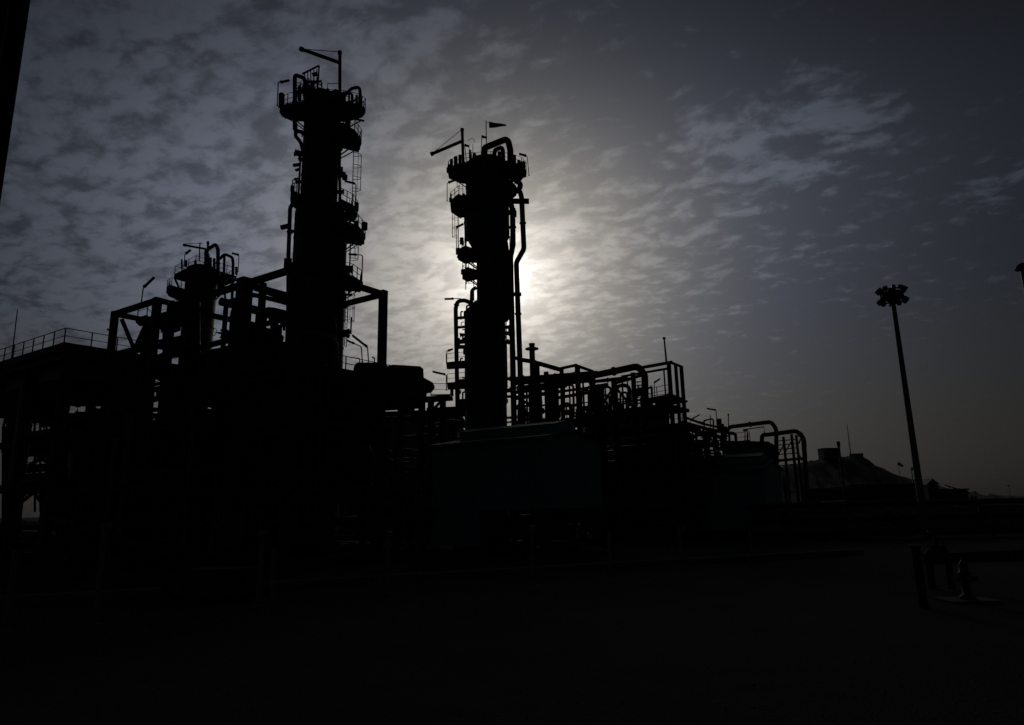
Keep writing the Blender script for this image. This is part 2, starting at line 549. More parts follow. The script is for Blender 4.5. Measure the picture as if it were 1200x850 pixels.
# ------------------------------------------------------------------ the setting
def ground_material():
    m = material('gravel_ground', (0.062, 0.058, 0.052), 0.95, 0.0, 0.3, 0.25)
    t = m.node_tree; b = t.nodes['Principled BSDF']
    tc = [n for n in t.nodes if n.type == 'TEX_COORD'][0]
    v = t.nodes.new('ShaderNodeTexVoronoi'); v.inputs['Scale'].default_value = 16
    t.links.new(tc.outputs['Object'], v.inputs['Vector'])
    n2 = t.nodes.new('ShaderNodeTexNoise'); n2.inputs['Scale'].default_value = 1.3; n2.inputs['Detail'].default_value = 9
    t.links.new(tc.outputs['Object'], n2.inputs['Vector'])
    ad = t.nodes.new('ShaderNodeMath'); ad.operation = 'MULTIPLY_ADD'
    t.links.new(v.outputs['Distance'], ad.inputs[0]); ad.inputs[1].default_value = 0.35
    t.links.new(n2.outputs['Fac'], ad.inputs[2])
    bp = t.nodes.new('ShaderNodeBump'); bp.inputs['Strength'].default_value = 0.7; bp.inputs['Distance'].default_value = 0.12
    b.inputs['Specular IOR Level'].default_value = 0.1
    t.links.new(ad.outputs[0], bp.inputs['Height']); t.links.new(bp.outputs[0], b.inputs['Normal'])
    return m
MT['gravel'] = ground_material()
MT['paving'] = material('oil_stained_paving', (0.045, 0.043, 0.04), 0.95, 0, 0.45, 0.4, 0.3, 15)
MT['paving'].node_tree.nodes['Principled BSDF'].inputs['Specular IOR Level'].default_value = 0.1

def setting(o):
    o['kind'] = 'structure'
    return o
# one sheet: fine and slightly uneven near the camera, then out to the horizon
xs = [-9000, -2500, -700, -200] + [-90 + 3*i for i in range(61)] + [200, 700, 2500, 9000]
ys = [-3000, -600, -120] + [-30 + 2.5*i for i in range(35)] + [80, 140, 300, 800, 2500, 9000]
g = MB(); nx = len(xs)
vs_ = []
for y in ys:
    for x in xs:
        near = max(0, 1 - max(abs(x)/85, abs(y-10)/48))
        vs_.append((x, y, (random.random()-0.5)*0.10*min(1, near*3)))
g.add(vs_, [(j*nx+i, j*nx+i+1, (j+1)*nx+i+1, (j+1)*nx+i) for j in range(len(ys)-1) for i in range(nx-1)], True)
setting(g.build('ground', 'gravel'))

# paved plot the plant stands on, with its concrete kerb
K0, K1 = atz(-160, 716, 0.06), atz(1010, 648, 0.06)
kd = (K1-K0).normalized(); kn = Vector((-kd.y, kd.x, 0))
pv = MB().plate([K0+kn*0.2, K1+kn*0.2, K1+kn*0.2+Vector((30, 75, 0)), K0+kn*0.2+Vector((-60, 95, 0))], 0.5)
setting(pv.build('paved_plot', 'paving'))
kt = setting(bpy.data.objects.new('kerb', None)); COL.objects.link(kt); kt.location = K0
nk = 26
for i in range(nk):
    a = K0.lerp(K1, i/nk) + kd*0.012; b = K0.lerp(K1, (i+1)/nk) - kd*0.012
    dz = random.uniform(-0.012, 0.012)
    MB().sect(a+Z*(0.04+dz), b+Z*(0.04+dz), [(-0.16, -0.2), (0.16, -0.2), (0.16, 0.16), (0.11, 0.2), (-0.16, 0.2)]).build('kerb_stone', 'conc', kt)

# bare hill beyond the plant
hp = [(560, 590), (700, 575), (800, 566), (880, 556), (920, 546), (945, 541), (965, 537.5), (985, 535.5), (1003, 534), (1012, 535.5), (1019, 539), (1026, 545),
      (1040, 552), (1056, 558), (1075, 563.5), (1090, 568), (1104, 571.5), (1120, 577), (1138, 582), (1160, 584)]
HY = 950.0
_rh = random.Random(12); _h2 = []
for (xa_, ya_), (xb_, yb_) in zip(hp[:-1], hp[1:]):
    m_ = max(1, int((xb_-xa_)/4.5))
    for q_ in range(m_): _h2.append((xa_+(xb_-xa_)*q_/m_, ya_+(yb_-ya_)*q_/m_+_rh.uniform(-0.8, 0.8)))
hp = _h2+[hp[-1]]
hb = MB(); rows = []
for px, py in hp:
    top = at(px, py, HY); row = []
    jit = random.Random(int(px))
    for k in range(13):
        s = k/12.0
        # front slope concave and gullied, back slope plain
        Yk = HY - 260*(1-s)
        w = s**1.5
        zz = (top.z+2)*w - 2 + (jit.random()-0.5)*11*math.sin(math.pi*s)
        row.append(Vector((top.x*(Yk/HY)**0.4, Yk, zz)))
    row.append(Vector((top.x*1.1, HY+260, -2)))
    rows.append(row)
n0 = len(rows[0])
hb.add([p for r in rows for p in r], [(i*n0+k, (i+1)*n0+k, (i+1)*n0+k+1, i*n0+k+1) for i in range(len(rows)-1) for k in range(n0-1)], True)
setting(hb.build('hill', 'rock'))

# ------------------------------------------------------------------ tall column on the left
Y1 = 60.0
def axis(px, py, Y):
    p = at(px, py, Y); return Vector((p.x, p.y, 0))
A1 = axis(374, 320, Y1)
A1u = axis(376, 180, Y1)      # the slimmer upper shell stands slightly off the lower one's axis
def circ(A, deg, r, z):
    a = math.radians(deg)
    return Vector((A.x+r*math.cos(a), A.y+r*math.sin(a), z))
z1 = lambda py: zat(A1u, py)
k1 = mpp(A1+Z*z1(300)); k1t = mpp(A1+Z*z1(140))
rl, ru = 30.5*k1, 20.8*k1t*0.99
T1 = thing('distillation_column', 'tallest distillation column, stepped dark shell with round top platform and crane arm', 'column', A1)
zt = z1(118)
sk = MB().lathe(A1, [(rl+0.25, 0.06), (rl+0.25, 0.5), (rl+0.08, 0.55), (rl+0.08, 5.0), (rl, 5.05)], 40, False); sk.build('skirt', 'fire', T1)
zc0, zc1 = z1(252), z1(236)
lo = MB().lathe(A1, [(rl, 5.0), (rl, zc0)], 40, False)
for i in range(9):
    zz = 7+i*(zc0-7)/9.0
    lo.lathe(A1, [(rl, zz), (rl+0.03, zz), (rl+0.03, zz+0.12), (rl, zz+0.12)], 40, False)
lo.build('lower_shell', 'clad', T1)
cn = MB(); vs_c = [circ(A1, i*9, rl, zc0) for i in range(40)] + [circ(A1u, i*9, ru, zc1) for i in range(40)]
cn.add(vs_c, [(i, (i+1) % 40, 40+(i+1) % 40, 40+i) for i in range(40)], True).build('cone', 'clad', T1)
up = MB().lathe(A1u, [(ru, zc1)] + [(ru, zt)] + dome(ru, zt, 0.45), 40, False)
for i in range(6):
    zz = zc1+1+i*(zt-zc1-2)/6.0
    up.lathe(A1u, [(ru, zz), (ru+0.03, zz), (ru+0.03, zz+0.12), (ru, zz+0.12)], 40, False)
up.build('upper_shell', 'clad', T1)
# platforms: (row of the centre, radius in pixels, arc)
zp = z1(129)
tp = balcony(T1, A1u, ru, 50.5*k1t, 0, 360, zp, True, 0.34, sy=0.42)
PL1 = [(163, 46, -50, 35, k1t), (236, 33, 150, 235, k1), (247, 42, -45, 40, k1), (274, 52, -50, 38, k1), (332, 50, -55, 30, k1)]
for py, R, a0, a1, kk in PL1:
    rs = ru if py < 240 else rl
    balcony(T1, A1u if py < 240 else A1, rs, R*kk, a0, a1, z1(py), True, 0.3)
# ladders on the right flank
for (pa, pb, a) in ((163, 131, 8), (247, 165, 12), (274, 249, -5), (332, 276, 5), (408, 334, -8)):
    rs = (ru if pa < 245 else rl)+0.32
    AX = A1u if pa < 245 else A1
    ladder(T1, circ(AX, a, rs, z1(pa)), circ(AX, a, rs, z1(pb)), circ(AX, a, 1, 0)-AX)
# vapour lines, risers
def pline(parent, name, pts, rad_px, Y, mat='pipe', bend=None, n=12, flanges=()):
    P = [at(p[0], p[1], (p[2] if len(p) > 2 else Y)) for p in pts]
    r = rad_px*mpp(P[0])
    m = MB().pipe(P, r, bend or r*2.6, n, 7)
    for i in flanges:
        d = (P[i+1]-P[i]); m.flange(P[i]+d*0.5, d, r*0.9, r*0.5)
    return m.build(name, mat, parent)
pline(T1, 'overhead_pipe', [(345.5, 152), (345.5, 88), (358, 92, 58.5), (358.5, 120, 59)], 2.5, 57.2, flanges=(0, 2))
pline(T1, 'relief_pipe', [(404, 112, 58.5), (412, 104, 58), (421.5, 102), (423, 128)], 1.9, 58, flanges=(1, 2))
pline(T1, 'relief_pipe', [(405, 108, 59), (413, 111), (413, 128)], 1.3, 58)
pline(T1, 'riser_pipe', [(346.5, 145), (346.5, 160), (352, 166), (356, 180, 59)], 2.2, 58)
pline(T1, 'riser_pipe', [(351.5, 228, 60), (345.5, 234), (340, 244), (338, 300), (337.5, 440)], 2.4, 60, flanges=(2, 3))
pline(T1, 'riser_pipe', [(397.5, 160, 58.9), (398.5, 243, 58.9)], 1.7, 58.9, flanges=(0,))
st = MB()
for (x0, y0, x1, y1, w) in ((329, 267, 338, 265, 4.5), (343.5, 194, 352, 193, 3.2), (346, 200, 352, 198, 2.6), (349.5, 187, 352, 186, 3.0)):
    a, b = at(x0, y0, 60), at(x1, y1, 60); st.bar(a, b, w*k1)
st.build('pipe_bracket', 'steel', T1)
for q in ((402, 205), (404, 208)):
    MB().lathe(at(q[0], q[1], 59), [(0.02, -0.25), (0.25, -0.2), (0.25, 0.2), (0.02, 0.25)], 10).build('nozzle', 'dark', T1)
davit(T1, at(398.3, 122, 58), at(398.3, 61, 58), at(397.5, 73.5, 58), at(352.5, 57.5, 58), 1.9*k1t)
# little stair flight, cabinet and instrument clutter on the top platform
s_ = MB()
p0, p1 = at(354, 87, 59), at(374, 77, 59)
s_.bar(p0, p1, 0.12, 0.14); s_.bar(p1, at(372, 108, 59), 0.1); s_.bar(at(357, 95, 59), at(377, 95, 59), 0.08)
for i in range(5):
    a = at(357+3.6*i, 86-1.2*i, 59); s_.bar(a, at(357+3.6*i, 110, 59), 0.07)
s_.bar(at(355, 97, 59), at(377, 96, 59), 0.1); s_.bar(at(366, 88, 59), at(372, 86.5, 59), 0.35, 0.2); s_.bar(at(355, 104, 59), at(377, 94.5, 59), 0.09)
s_.build('access_frame', 'steel', T1)
bx_ = MB()
for (x, y0, y1, w) in ((330, 110, 126, 5), (394, 109, 120, 12), (374, 104, 118, 5), (351, 102, 118, 3.5), (366, 98, 116, 4), (384, 104, 118, 2.5)):
    bx_.chamfer(at(x, y1, 57.5), at(x, y0, 57.5), w*k1t, 0.04)
bx_.build('instrument_cabinet', 'dark', T1)
for (x0, y0, x1, y1, r_) in ((348, 104, 362, 100, 0.7), (352, 98, 352, 116, 0.8), (362, 92, 362, 114, 0.6), (368, 96, 377, 100, 0.8), (377, 97, 377, 116, 0.9), (384, 98, 400, 98, 0.4), (384, 98, 384, 112, 0.4), (357, 112, 380, 104, 0.9), (404, 112, 404, 122, 1.5), (409, 108, 409, 122, 1.2), (418, 112, 418, 126, 1.6)):
    pline(T1, 'branch_pipe', [(x0, y0), (x1, y1)], r_, 58.2)
for (x, y) in ((350, 108), (355, 106), (362, 107), (369, 109)):
    p = at(x, y, 57.8); valve(T1, p, EU, 0.16)
platform_light('tube light at the left edge of the tallest column\'s top platform', (325, 124), (326, 97), (329, 96.4), (339.5, 94.3), 60)
platform_light('tube light on the left flank of the tallest column, halfway up', (341.5, 238), (343, 211), (345.5, 210.4), (351.5, 208.8), 60)
platform_light('tube light over the upper right balcony of the tallest column', (417, 246), (417, 216), (415, 215), (404, 212.3), 60)
platform_light('tube light above the roof beam, lower right of the tallest column', (424, 331), (425, 299), (417, 298.6), (408.5, 298), 60)

# ------------------------------------------------------------------ middle column in front of the sun
Y2 = 82.0
A2 = axis(571.3, 250, Y2)
A2l = axis(568.8, 430, Y2)     # wider foot
z2 = lambda py: zat(A2, py)
k2 = mpp(A2+Z*z2(300)); k2t = mpp(A2+Z*z2(205))
T2 = thing('distillation_column', 'distillation column hiding the sun, thick pipe loop and windsock over its top platform', 'column', A2)
r_up, r_mid, r_lo = 25*k2t, 13.6*k2, 23.5*k2
MB().lathe(A2l, [(r_lo+0.25, 0.06), (r_lo+0.25, 0.6), (r_lo+0.05, 0.65), (r_lo+0.05, 5.5), (r_lo, 5.55)], 40, False).build('skirt', 'fire', T2)
za, zb, zc_, zd, ze = z2(366), z2(354), z2(300), z2(278), z2(196)
l2 = MB().lathe(A2l, [(r_lo, 5.5), (r_lo, za), (r_mid*0.9, zb)], 40, False)
for i in range(6):
    zz = 7+i*(za-7)/6.0
    l2.lathe(A2l, [(r_lo, zz), (r_lo+0.035, zz), (r_lo+0.035, zz+0.14), (r_lo, zz+0.14)], 40, False)
l2.build('lower_shell', 'clad', T2)
MB().lathe(A2, [(r_mid, za), (r_mid, zc_), (r_up, zd)], 40, False).build('middle_shell', 'clad', T2)
u2 = MB().lathe(A2, [(r_up, zd), (r_up, ze)] + dome(r_up, ze, 0.45), 40, False)
for i in range(4):
    zz = zd+1+i*(ze-zd-2)/4.0
    u2.lathe(A2, [(r_up, zz), (r_up+0.035, zz), (r_up+0.035, zz+0.14), (r_up, zz+0.14)], 40, False)
u2.build('upper_shell', 'clad', T2)
balcony(T2, A2, r_up, 46.5*k2t, 0, 360, z2(201), True, 0.45, sy=0.62)
for py, R, a0, a1, rs in ((240, 45, 140, 225, r_up), (297, 36.5, 140, 228, r_mid), (320, 31, 145, 225, r_mid), (222, 36, -40, 40, r_up)):
    balcony(T2, A2, rs, R*k2, a0, a1, z2(py), py != 222, 0.45)
for (pa, pb, a) in ((240, 204, 185), (297, 242, 178), (320, 299, 182), (352, 322, 178)):
    rs = (r_up if pa <= 297 else r_mid)+0.35
    ladder(T2, circ(A2, a, rs+(0.6 if pa == 297 else 0), z2(pa)), circ(A2, a, rs+(0.6 if pa == 297 else 0), z2(pb)), circ(A2, a, 1, 0)-A2)
pline(T2, 'overhead_pipe', [(567.3, 200, 78.5), (567.6, 173.5, 78.5), (595, 162.5, 79.5), (598, 176, 80), (598, 205, 80)], 3.9, 79, bend=0.75, flanges=(0, 3))
pline(T2, 'overhead_pipe', [(578, 190, 80), (580, 176, 80), (589, 172, 80.5), (590, 192, 81)], 2.6, 80)
pline(T2, 'downcomer_pipe', [(594, 240, 81), (601, 226, 80.5), (609, 223, 80), (611.3, 232, 80), (614, 292, 80), (605, 308, 80), (609.5, 430, 80), (611, 500, 80)], 3.0, 80, bend=1.2, flanges=(3, 5, 6))
pline(T2, 'downcomer_pipe', [(597, 232, 80), (600.6, 246, 80), (601.2, 287, 80), (598.3, 301, 80), (601, 430, 80), (602.5, 500, 80)], 3.2, 80, bend=1.2, flanges=(1, 4))
for (py, w) in ((236, 9), (345, 6), (420, 6)):
    a = at(607, py, 80)
    MB().bar(at(600, py, 80.4), at(620 if py == 236 else 611, py, 80.4), 0.5, w*k2*0.55).build('pipe_bracket', 'steel', T2)
for xx, r_ in ((588.5, 3.6), (594, 3.4)):
    pline(T2, 'riser_pipe', [(xx-2, 284, 81), (xx, 300, 81), (xx+0.8, 372, 81)], r_, 81)
pline(T2, 'relief_pipe', [(604, 212, 80), (610, 215, 80), (609, 222, 80), (600, 224, 81)], 3.2, 80)
pline(T2, 'reboiler_pipe', [(553, 357, 80), (546, 352, 80), (536, 353, 80), (534, 362, 80), (536.5, 500, 80)], 2.5, 80, bend=1.0, flanges=(2, 3))
pline(T2, 'reboiler_pipe', [(558.5, 337, 80), (553, 340, 80), (552.5, 356, 80)], 2.2, 80, bend=0.7)
pline(T2, 'drain_pipe', [(544.5, 250, 81), (545.5, 290, 81)], 0.9, 81)
for i, py in enumerate((373, 384, 401, 408, 427, 447, 470)):
    MB().bar(at(534.5, py, 80.2), at(548, py-1, 80.6), 0.4, (2.6, 2.2, 4.6, 2.4, 4.0, 3.6, 3)[i]*k2).build('pipe_bracket', 'steel', T2)
Rb = random.Random(17)
for i in range(16):
    x = Rb.uniform(537, 547); y = Rb.uniform(356, 485); l_ = Rb.uniform(3, 9)
    pts = [(x, y+l_, 80.3), (x, y, 80.3), (x+Rb.choice((-1, 1))*Rb.uniform(2, 5), y-0.5, 80.5)]
    pline(T2, 'branch_pipe', pts, Rb.uniform(0.5, 1.3), 80.3, bend=0.2)
for (y, x0) in ((426, 523), (450, 524)):
    p = MB().plate([at(x0, y, 79), at(545, y-2, 78.6), at(546, y+3, 81), at(x0+1, y+4, 81)], 0.3).build('platform', 'steel', T2)
    railing(p, [at(x0, y, 79), at(545, y-2, 78.6)], 1.1)
davit(T2, at(543, 196, 79.5), at(541.6, 151.5, 79.5), at(541.8, 165.5, 79.5), at(505.5, 180.8, 79.5), 1.7*k2t)
cl = MB()
for (x, y0, y1, w) in ((529, 187, 197, 3), (534, 184, 195, 3.5), (539, 182, 194, 3), (551, 176, 190, 2), (556, 180, 190, 3), (603, 182, 192, 3), (608, 188, 196, 3), (613, 190, 199, 4), (585, 178, 192, 3)):
    cl.chamfer(at(x, y1, 79), at(x, y0, 79), w*k2t, 0.04)
cl.build('instrument_cabinet', 'dark', T2)
ladder(T2, at(552, 186, 78.5), at(552, 179, 78.5), Vector((0.3, -1, 0)))
ws = thing('windsock', 'windsock streaming right from a thin pole above the sunlit column', 'windsock', at(570, 172, 79.5))
MB().tube([at(570, 172, 79.5), at(569.6, 141.5, 79.5)], 0.06, 6).build('pole', 'galv', ws)
MB().ring(at(573.5, 146.3, 79.5), 0.36, 0.04, Vector((1, 0, 0))).tube([at(569.7, 144, 79.5), at(573.5, 143.8, 79.5)], 0.03, 5).build('ring', 'dark', ws)
sk_ = MB()
n_ = 12; rr_ = []
for i in range(9):
    s = i/8.0
    c = at(573.2+20*s, 146.3+0.9*s+0.35*math.sin(6*s), 79.5); r = (3.6*(1-s)+0.9*s)*k2t
    rr_ += [c+Vector((0, r*math.cos(2*math.pi*j/n_), r*math.sin(2*math.pi*j/n_))) for j in range(n_)]
sk_.add(rr_, [(i*n_+j, i*n_+(j+1) % n_, (i+1)*n_+(j+1) % n_, (i+1)*n_+j) for i in range(8) for j in range(n_)], True)
sk_.build('sleeve', 'sock', ws)
platform_light('tube light on the upper left balcony of the column hiding the sun', (524, 236), (524, 215), (526, 214), (533.5, 211), 80)
platform_light('tube light on the left of the sunlit column, beside its ladder', (535, 292), (534.6, 267.5), (535, 266.5), (543, 262.5), 80)
platform_light('short tube light beside the windsock pole', (564.3, 178), (564.6, 160.5), (565, 160.2), (570.5, 161.6), 79)
platform_light('tube light at the right edge of the sunlit column\'s top platform', (620, 206), (617.8, 183.5), (616, 182.6), (608.3, 180.4), 80)
platform_light('stub light right of the crane post on the sunlit column', (546.5, 188), (544.5, 170.6), (545, 170.2), (549.5, 171.8), 79.2)
platform_light('tube light boom sticking out left of the sunlit column at mid height', (549, 352), (538, 350), (531, 350.2), (521, 350.6), 79)
platform_light('small tube light over the lower left landing of the sunlit column', (523.6, 428), (523.6, 411.5), (525.5, 411), (530.8, 409), 79)

# nozzles, conduit and brackets that roughen the outlines of the two tall columns
def stubs(t, A, r_of, z0, z1, n, seed, k=1.0):
    R = random.Random(seed)
    for i in range(n):
        z = R.uniform(z0, z1); a = R.choice((0, 180))+R.uniform(-38, 38); r = r_of(z)
        l_ = R.uniform(0.25, 0.75)*k; w = R.uniform(0.08, 0.22)*k
        p, q = circ(A, a, r-0.05, z), circ(A, a, r+l_, z+R.uniform(-0.05, 0.1))
        m = MB().cyl(p, q, w, n=8).flange(q, q-p, w, 0.1)
        if R.random() < 0.5: m.tube([q, q+Z*R.uniform(-1.4, 1.4)], w*0.6, 6)
        m.build('nozzle', 'pipe', t)
    for i in range(4):
        a = R.choice((0, 180))+R.uniform(-25, 25); za_ = R.uniform(z0, z1*0.7); zb_ = min(z1, za_+R.uniform(5, 12)); r = max(r_of(za_), r_of(zb_))+0.14
        MB().tube([circ(A, a, r, za_), circ(A, a, r, zb_)], R.uniform(0.05, 0.1), 6).build('conduit', 'galv', t)
stubs(T1, A1, lambda z: rl, z1(400), z1(256), 22, 71)
stubs(T1, A1u, lambda z: ru, z1(236), z1(140), 22, 72)
stubs(T2, A2, lambda z: r_up if z > zd else r_mid, z2(345), z2(212), 22, 73, 1.2)
stubs(T2, A2l, lambda z: r_lo, z2(480), z2(370), 14, 74, 1.2)

# ------------------------------------------------------------------ short column on the left
Y3 = 85.0
A3 = axis(236, 330, Y3)
z3 = lambda py: zat(A3, py)
k3 = mpp(A3+Z*z3(322))
T3 = thing('process_column', 'short column with square railed platform and twin pipe loops on top', 'column', A3)
r3 = 17.5*k3
zt3 = z3(318)
MB().lathe(A3, [(r3+0.2, 0.06), (r3+0.2, 0.6), (r3, 0.65), (r3, 5.5)], 36, False).build('skirt', 'fire', T3)
sh = MB().lathe(A3, [(r3, 5.5), (r3, zt3)] + dome(r3, zt3, 0.4), 36, False)
for i in range(7):
    zz = 7+i*(zt3-7)/7.0; sh.lathe(A3, [(r3, zz), (r3+0.035, zz), (r3+0.035, zz+0.14), (r3, zz+0.14)], 36, False)
sh.build('shell', 'clad', T3)
zpl = z3(321)
c_n = atz(229, 310.5, zpl); c_l = atz(204.5, 322.5, zpl); c_r = atz(277, 325, zpl)
c_f = c_l + c_r - c_n
c_m = (c_l+c_r)/2
p3 = MB().plate([c_l, c_n, c_r, c_f], 0.12)
for a, b in ((c_l, c_n), (c_n, c_r), (c_r, c_f), (c_f, c_l)): p3.ibeam(a-Z*0.3, b-Z*0.3, 0.2, 0.35)
for cc in (c_l, c_n, c_r, c_f): p3.bar(cc-Z*0.3, (A3+Z*(zpl-3.2))+(cc-c_m).normalized()*r3, 0.18)
p3o = p3.build('platform', 'steel', T3)
railing(p3o, [c_l, c_n, c_r, c_f], 1.15, True)
balcony(T3, A3, r3, 36*k3, 130, 235, z3(343), True, 0.4)
ladder(T3, circ(A3, 195, r3+0.4, z3(343)), circ(A3, 195, r3+0.4, z3(321)), circ(A3, 195, 1, 0)-A3)
pline(T3, 'overhead_pipe', [(241.5, 322), (241.5, 294), (253, 286, 83), (255.5, 293, 83), (255.5, 325, 83)], 2.2, 82.5, bend=0.7, flanges=(0, 3))
pline(T3, 'overhead_pipe', [(244.5, 318), (244.5, 298)], 1.3, 82.5)
pline(T3, 'relief_pipe', [(257.5, 304, 83), (263, 297.5, 83), (272.6, 302, 83), (273.2, 310, 83), (272, 350, 83)], 1.7, 83, bend=0.6, flanges=(3,))
pline(T3, 'relief_pipe', [(263, 298, 83), (262.5, 322, 83)], 1.5, 83)
pline(T3, 'drain_pipe', [(250, 330, 82), (262, 332, 82), (264, 350, 82)], 1.2, 82)
davit(T3, at(243.3, 300, 82), at(243.8, 283.8, 82), at(241, 292, 82), at(215.8, 287.3, 82), 1.2*k3, False)
MB().tube([at(233.5, 306, 82), at(234.3, 284.5, 82), at(236.5, 285.5, 82)], 0.07, 6).tube([at(234.3, 285.5, 82), at(218, 285.8, 82)], 0.035, 5).build('vent_pole', 'steel', T3)
bb = MB()
for (x, y0, y1, w) in ((213, 304, 315, 1.6), (218, 305, 313, 2.2), (247, 302, 314, 2.0), (251, 303, 318, 2.4), (277, 313, 322, 2.2), (229, 306, 314, 2.4)):
    bb.chamfer(at(x, y1, 82), at(x, y0, 82), w*k3, 0.03)
bb.build('instrument_cabinet', 'dark', T3)
platform_light('tube light on the left corner of the short column\'s square platform', (216, 312), (216.5, 298.5), (218, 297.2), (223.6, 292.8), 83.5)
platform_light('tube light on the right corner of the short column\'s square platform', (279, 319), (280, 299.5), (279, 298.6), (272, 296.8), 83.5)

# ------------------------------------------------------------------ steel structures
def G(o, a, b, z=0.0):
    return Vector((o.x, o.y, 0)) + EU*a + EV*b + Z*z
def column(t, p, z0, z1, w=0.6, kind='box', mat='fire'):
    m = MB()
    p = Vector((p.x, p.y, 0))
    if kind == 'box': m.chamfer(p+Z*z0, p+Z*z1, w)
    else: m.ibeam(p+Z*z0, p+Z*z1, w*0.9, w)
    m.bar(p+Z*(z0+0.0), p+Z*(z0+0.25), w*1.5)
    return m.build('column', mat, t)
def beam(t, a, b, w=0.35, h=0.6, mat='steel', name='beam'):
    return MB().ibeam(a, b, w, h).build(name, mat, t)
def brace(t, a, b, w=0.3, mat='steel'):
    return MB().bar(a, b, w).build('brace', mat, t)
def deck(t, o, a0, a1, b0, b1, z, th=0.25, rails='', joist=True, mat='steel'):
    m = MB().plate([G(o, a0, b0, z), G(o, a1, b0, z), G(o, a1, b1, z), G(o, a0, b1, z)], th)
    if joist:
        n = max(2, int((a1-a0)/2.2))
        for i in range(n+1):
            a = a0+0.2+(a1-a0-0.4)*i/n
            m.ibeam(G(o, a, b0+0.1, z-th-0.17), G(o, a, b1-0.1, z-th-0.17), 0.16, 0.3)
    d = m.build('deck', mat, t)
    E = {'f': ((a0, b0), (a1, b0)), 'r': ((a0, b0), (a0, b1)), 'l': ((a1, b0), (a1, b1)), 'b': ((a0, b1), (a1, b1))}
    for c in rails:
        (x0, y0), (x1, y1) = E[c]
        railing(d, [G(o, x0, y0, z), G(o, x1, y1, z)])
    return d
def clutter(t, o, a0, a1, b0, b1, z0, z1, n, seed, rmin=0.07, rmax=0.32, valves=0.25):
    """pipe runs with square turns threading through a structure, each a part"""
    R = random.Random(seed)
    for i in range(n):
        r = R.uniform(rmin, rmax)**1.0
        p = [R.uniform(a0, a1), R.uniform(b0, b1), R.uniform(z0, z1)]
        pts = [G(o, *p)]
        ax = R.randrange(3)
        lim = ((a0, a1), (b0, b1), (z0, z1))
        for k in range(R.randint(2, 4)):
            q = R.uniform(*lim[ax])
            if abs(q-p[ax]) < r*7: q = lim[ax][0] if p[ax]-lim[ax][0] > lim[ax][1]-p[ax] else lim[ax][1]
            p[ax] = q; pts.append(G(o, *p))
            ax = (ax+R.randint(1, 2)) % 3
        m = MB().pipe(pts, r, r*3, 8, 4)
        d = pts[1]-pts[0]
        if d.length > 1: m.flange(pts[0]+d*0.4, d, r, 0.1)
        ob = m.build('pipe', R.choice(('pipe', 'pipe', 'galv', 'steel')), t)
        if R.random() < valves and d.length > 2: valve(ob, pts[0]+d*0.6, d, r*0.9)
def drum(t, p0, p1, r, name='drum', mat='clad', saddles=True, zs=0.8):
    p0, p1 = Vector(p0), Vector(p1); d = (p1-p0).normalized(); L_ = (p1-p0).length
    m = MB(); dd, x, y = m.frame(d)
    n = 28; prof = []
    for i in range(6): s = i/6*math.pi/2; prof.append((-r*0.5*math.cos(s), max(0.02, r*math.sin(s))))
    prof += [(0, r), (L_, r)]
    for i in range(5, -1, -1): s = i/6*math.pi/2; prof.append((L_+r*0.5*math.cos(s), max(0.02, r*math.sin(s))))
    vs = []
    for q, rr in prof: vs += [p0+d*q+(x*math.cos(2*math.pi*j/n)+y*math.sin(2*math.pi*j/n))*rr for j in range(n)]
    m.add(vs, [(k*n+j, k*n+(j+1) % n, (k+1)*n+(j+1) % n, (k+1)*n+j) for k in range(len(prof)-1) for j in range(n)], True)
    for s in (0.02, 0.35, 0.65, 0.98): m.cyl(p0+d*(L_*s)-d*0.06, p0+d*(L_*s)+d*0.06, r*1.02, n=28)
    ob = m.build(name, mat, t)
    if saddles:
        for s in (0.2, 0.8):
            c = p0+d*L_*s
            MB().bar(c-Z*(r*0.75), c-Z*(r+zs), r*1.5, 0.3, up=d).build('saddle', 'fire', ob)
    return ob
def stairs(t, a, b, w=0.9, mat='steel'):
    """straight flight from a up to b"""
    a, b = Vector(a), Vector(b); d = b-a; h = Vector((d.x, d.y, 0)).normalized(); s = h.cross(Z)
    m = MB()
    for k in (-1, 1):
        m.bar(a+s*k*w/2, b+s*k*w/2, 0.06, 0.28)
        m.tube([a+s*k*w/2+Z*1.0, b+s*k*w/2+Z*1.0], 0.03, 5)
        for i in range(5): q = a.lerp(b, i/4)+s*k*w/2; m.bar(q, q+Z*1.0, 0.05)
    n = max(3, int(d.z/0.2))
    for i in range(n):
        q = a.lerp(b, (i+0.5)/n); m.bar(q-s*w/2, q+s*w/2, 0.24, 0.04)
    return m.build('stairs', mat, t)

# ---- main frame round the tall column
C0 = axis(349, 314, 50)
C0 = Vector((at(349, 314, 50).x, 50, 0))
zC = zat(C0, 314); zL3 = zat(C0, 426); zL2 = zat(C0, 493); zL1 = zat(C0, 574)
FC = thing('steel_structure', 'big open frame of heavy columns and decks around the foot of the tallest column', 'structure', C0)
bE = (atz(445.5, 346, zC)-C0).dot(EV)
for a, b, zt_, w in ((0, 0, zC+0.35, 0.78), (0, bE, zC+0.3, 0.6), (16.5, 0, zC+0.2, 0.6), (16.5, bE, zC+0.2, 0.6),
                     (11.6, 0, zL3, 0.6), (11.6, bE, zL3, 0.6)):
    column(FC, G(C0, a, b), 0.05, zt_, w)
p290 = atz(290, 334, zC); a290 = (p290-C0).dot(EU)
column(FC, G(C0, a290, 0), 0.05, zC+0.45, 0.95)
column(FC, G(C0, a290, bE), 0.05, zC+0.1, 0.5)
p307 = at(307.5, 345, 58)
column(FC, Vector((p307.x, p307.y, 0)), 0.05, zat(p307, 332), 0.5)
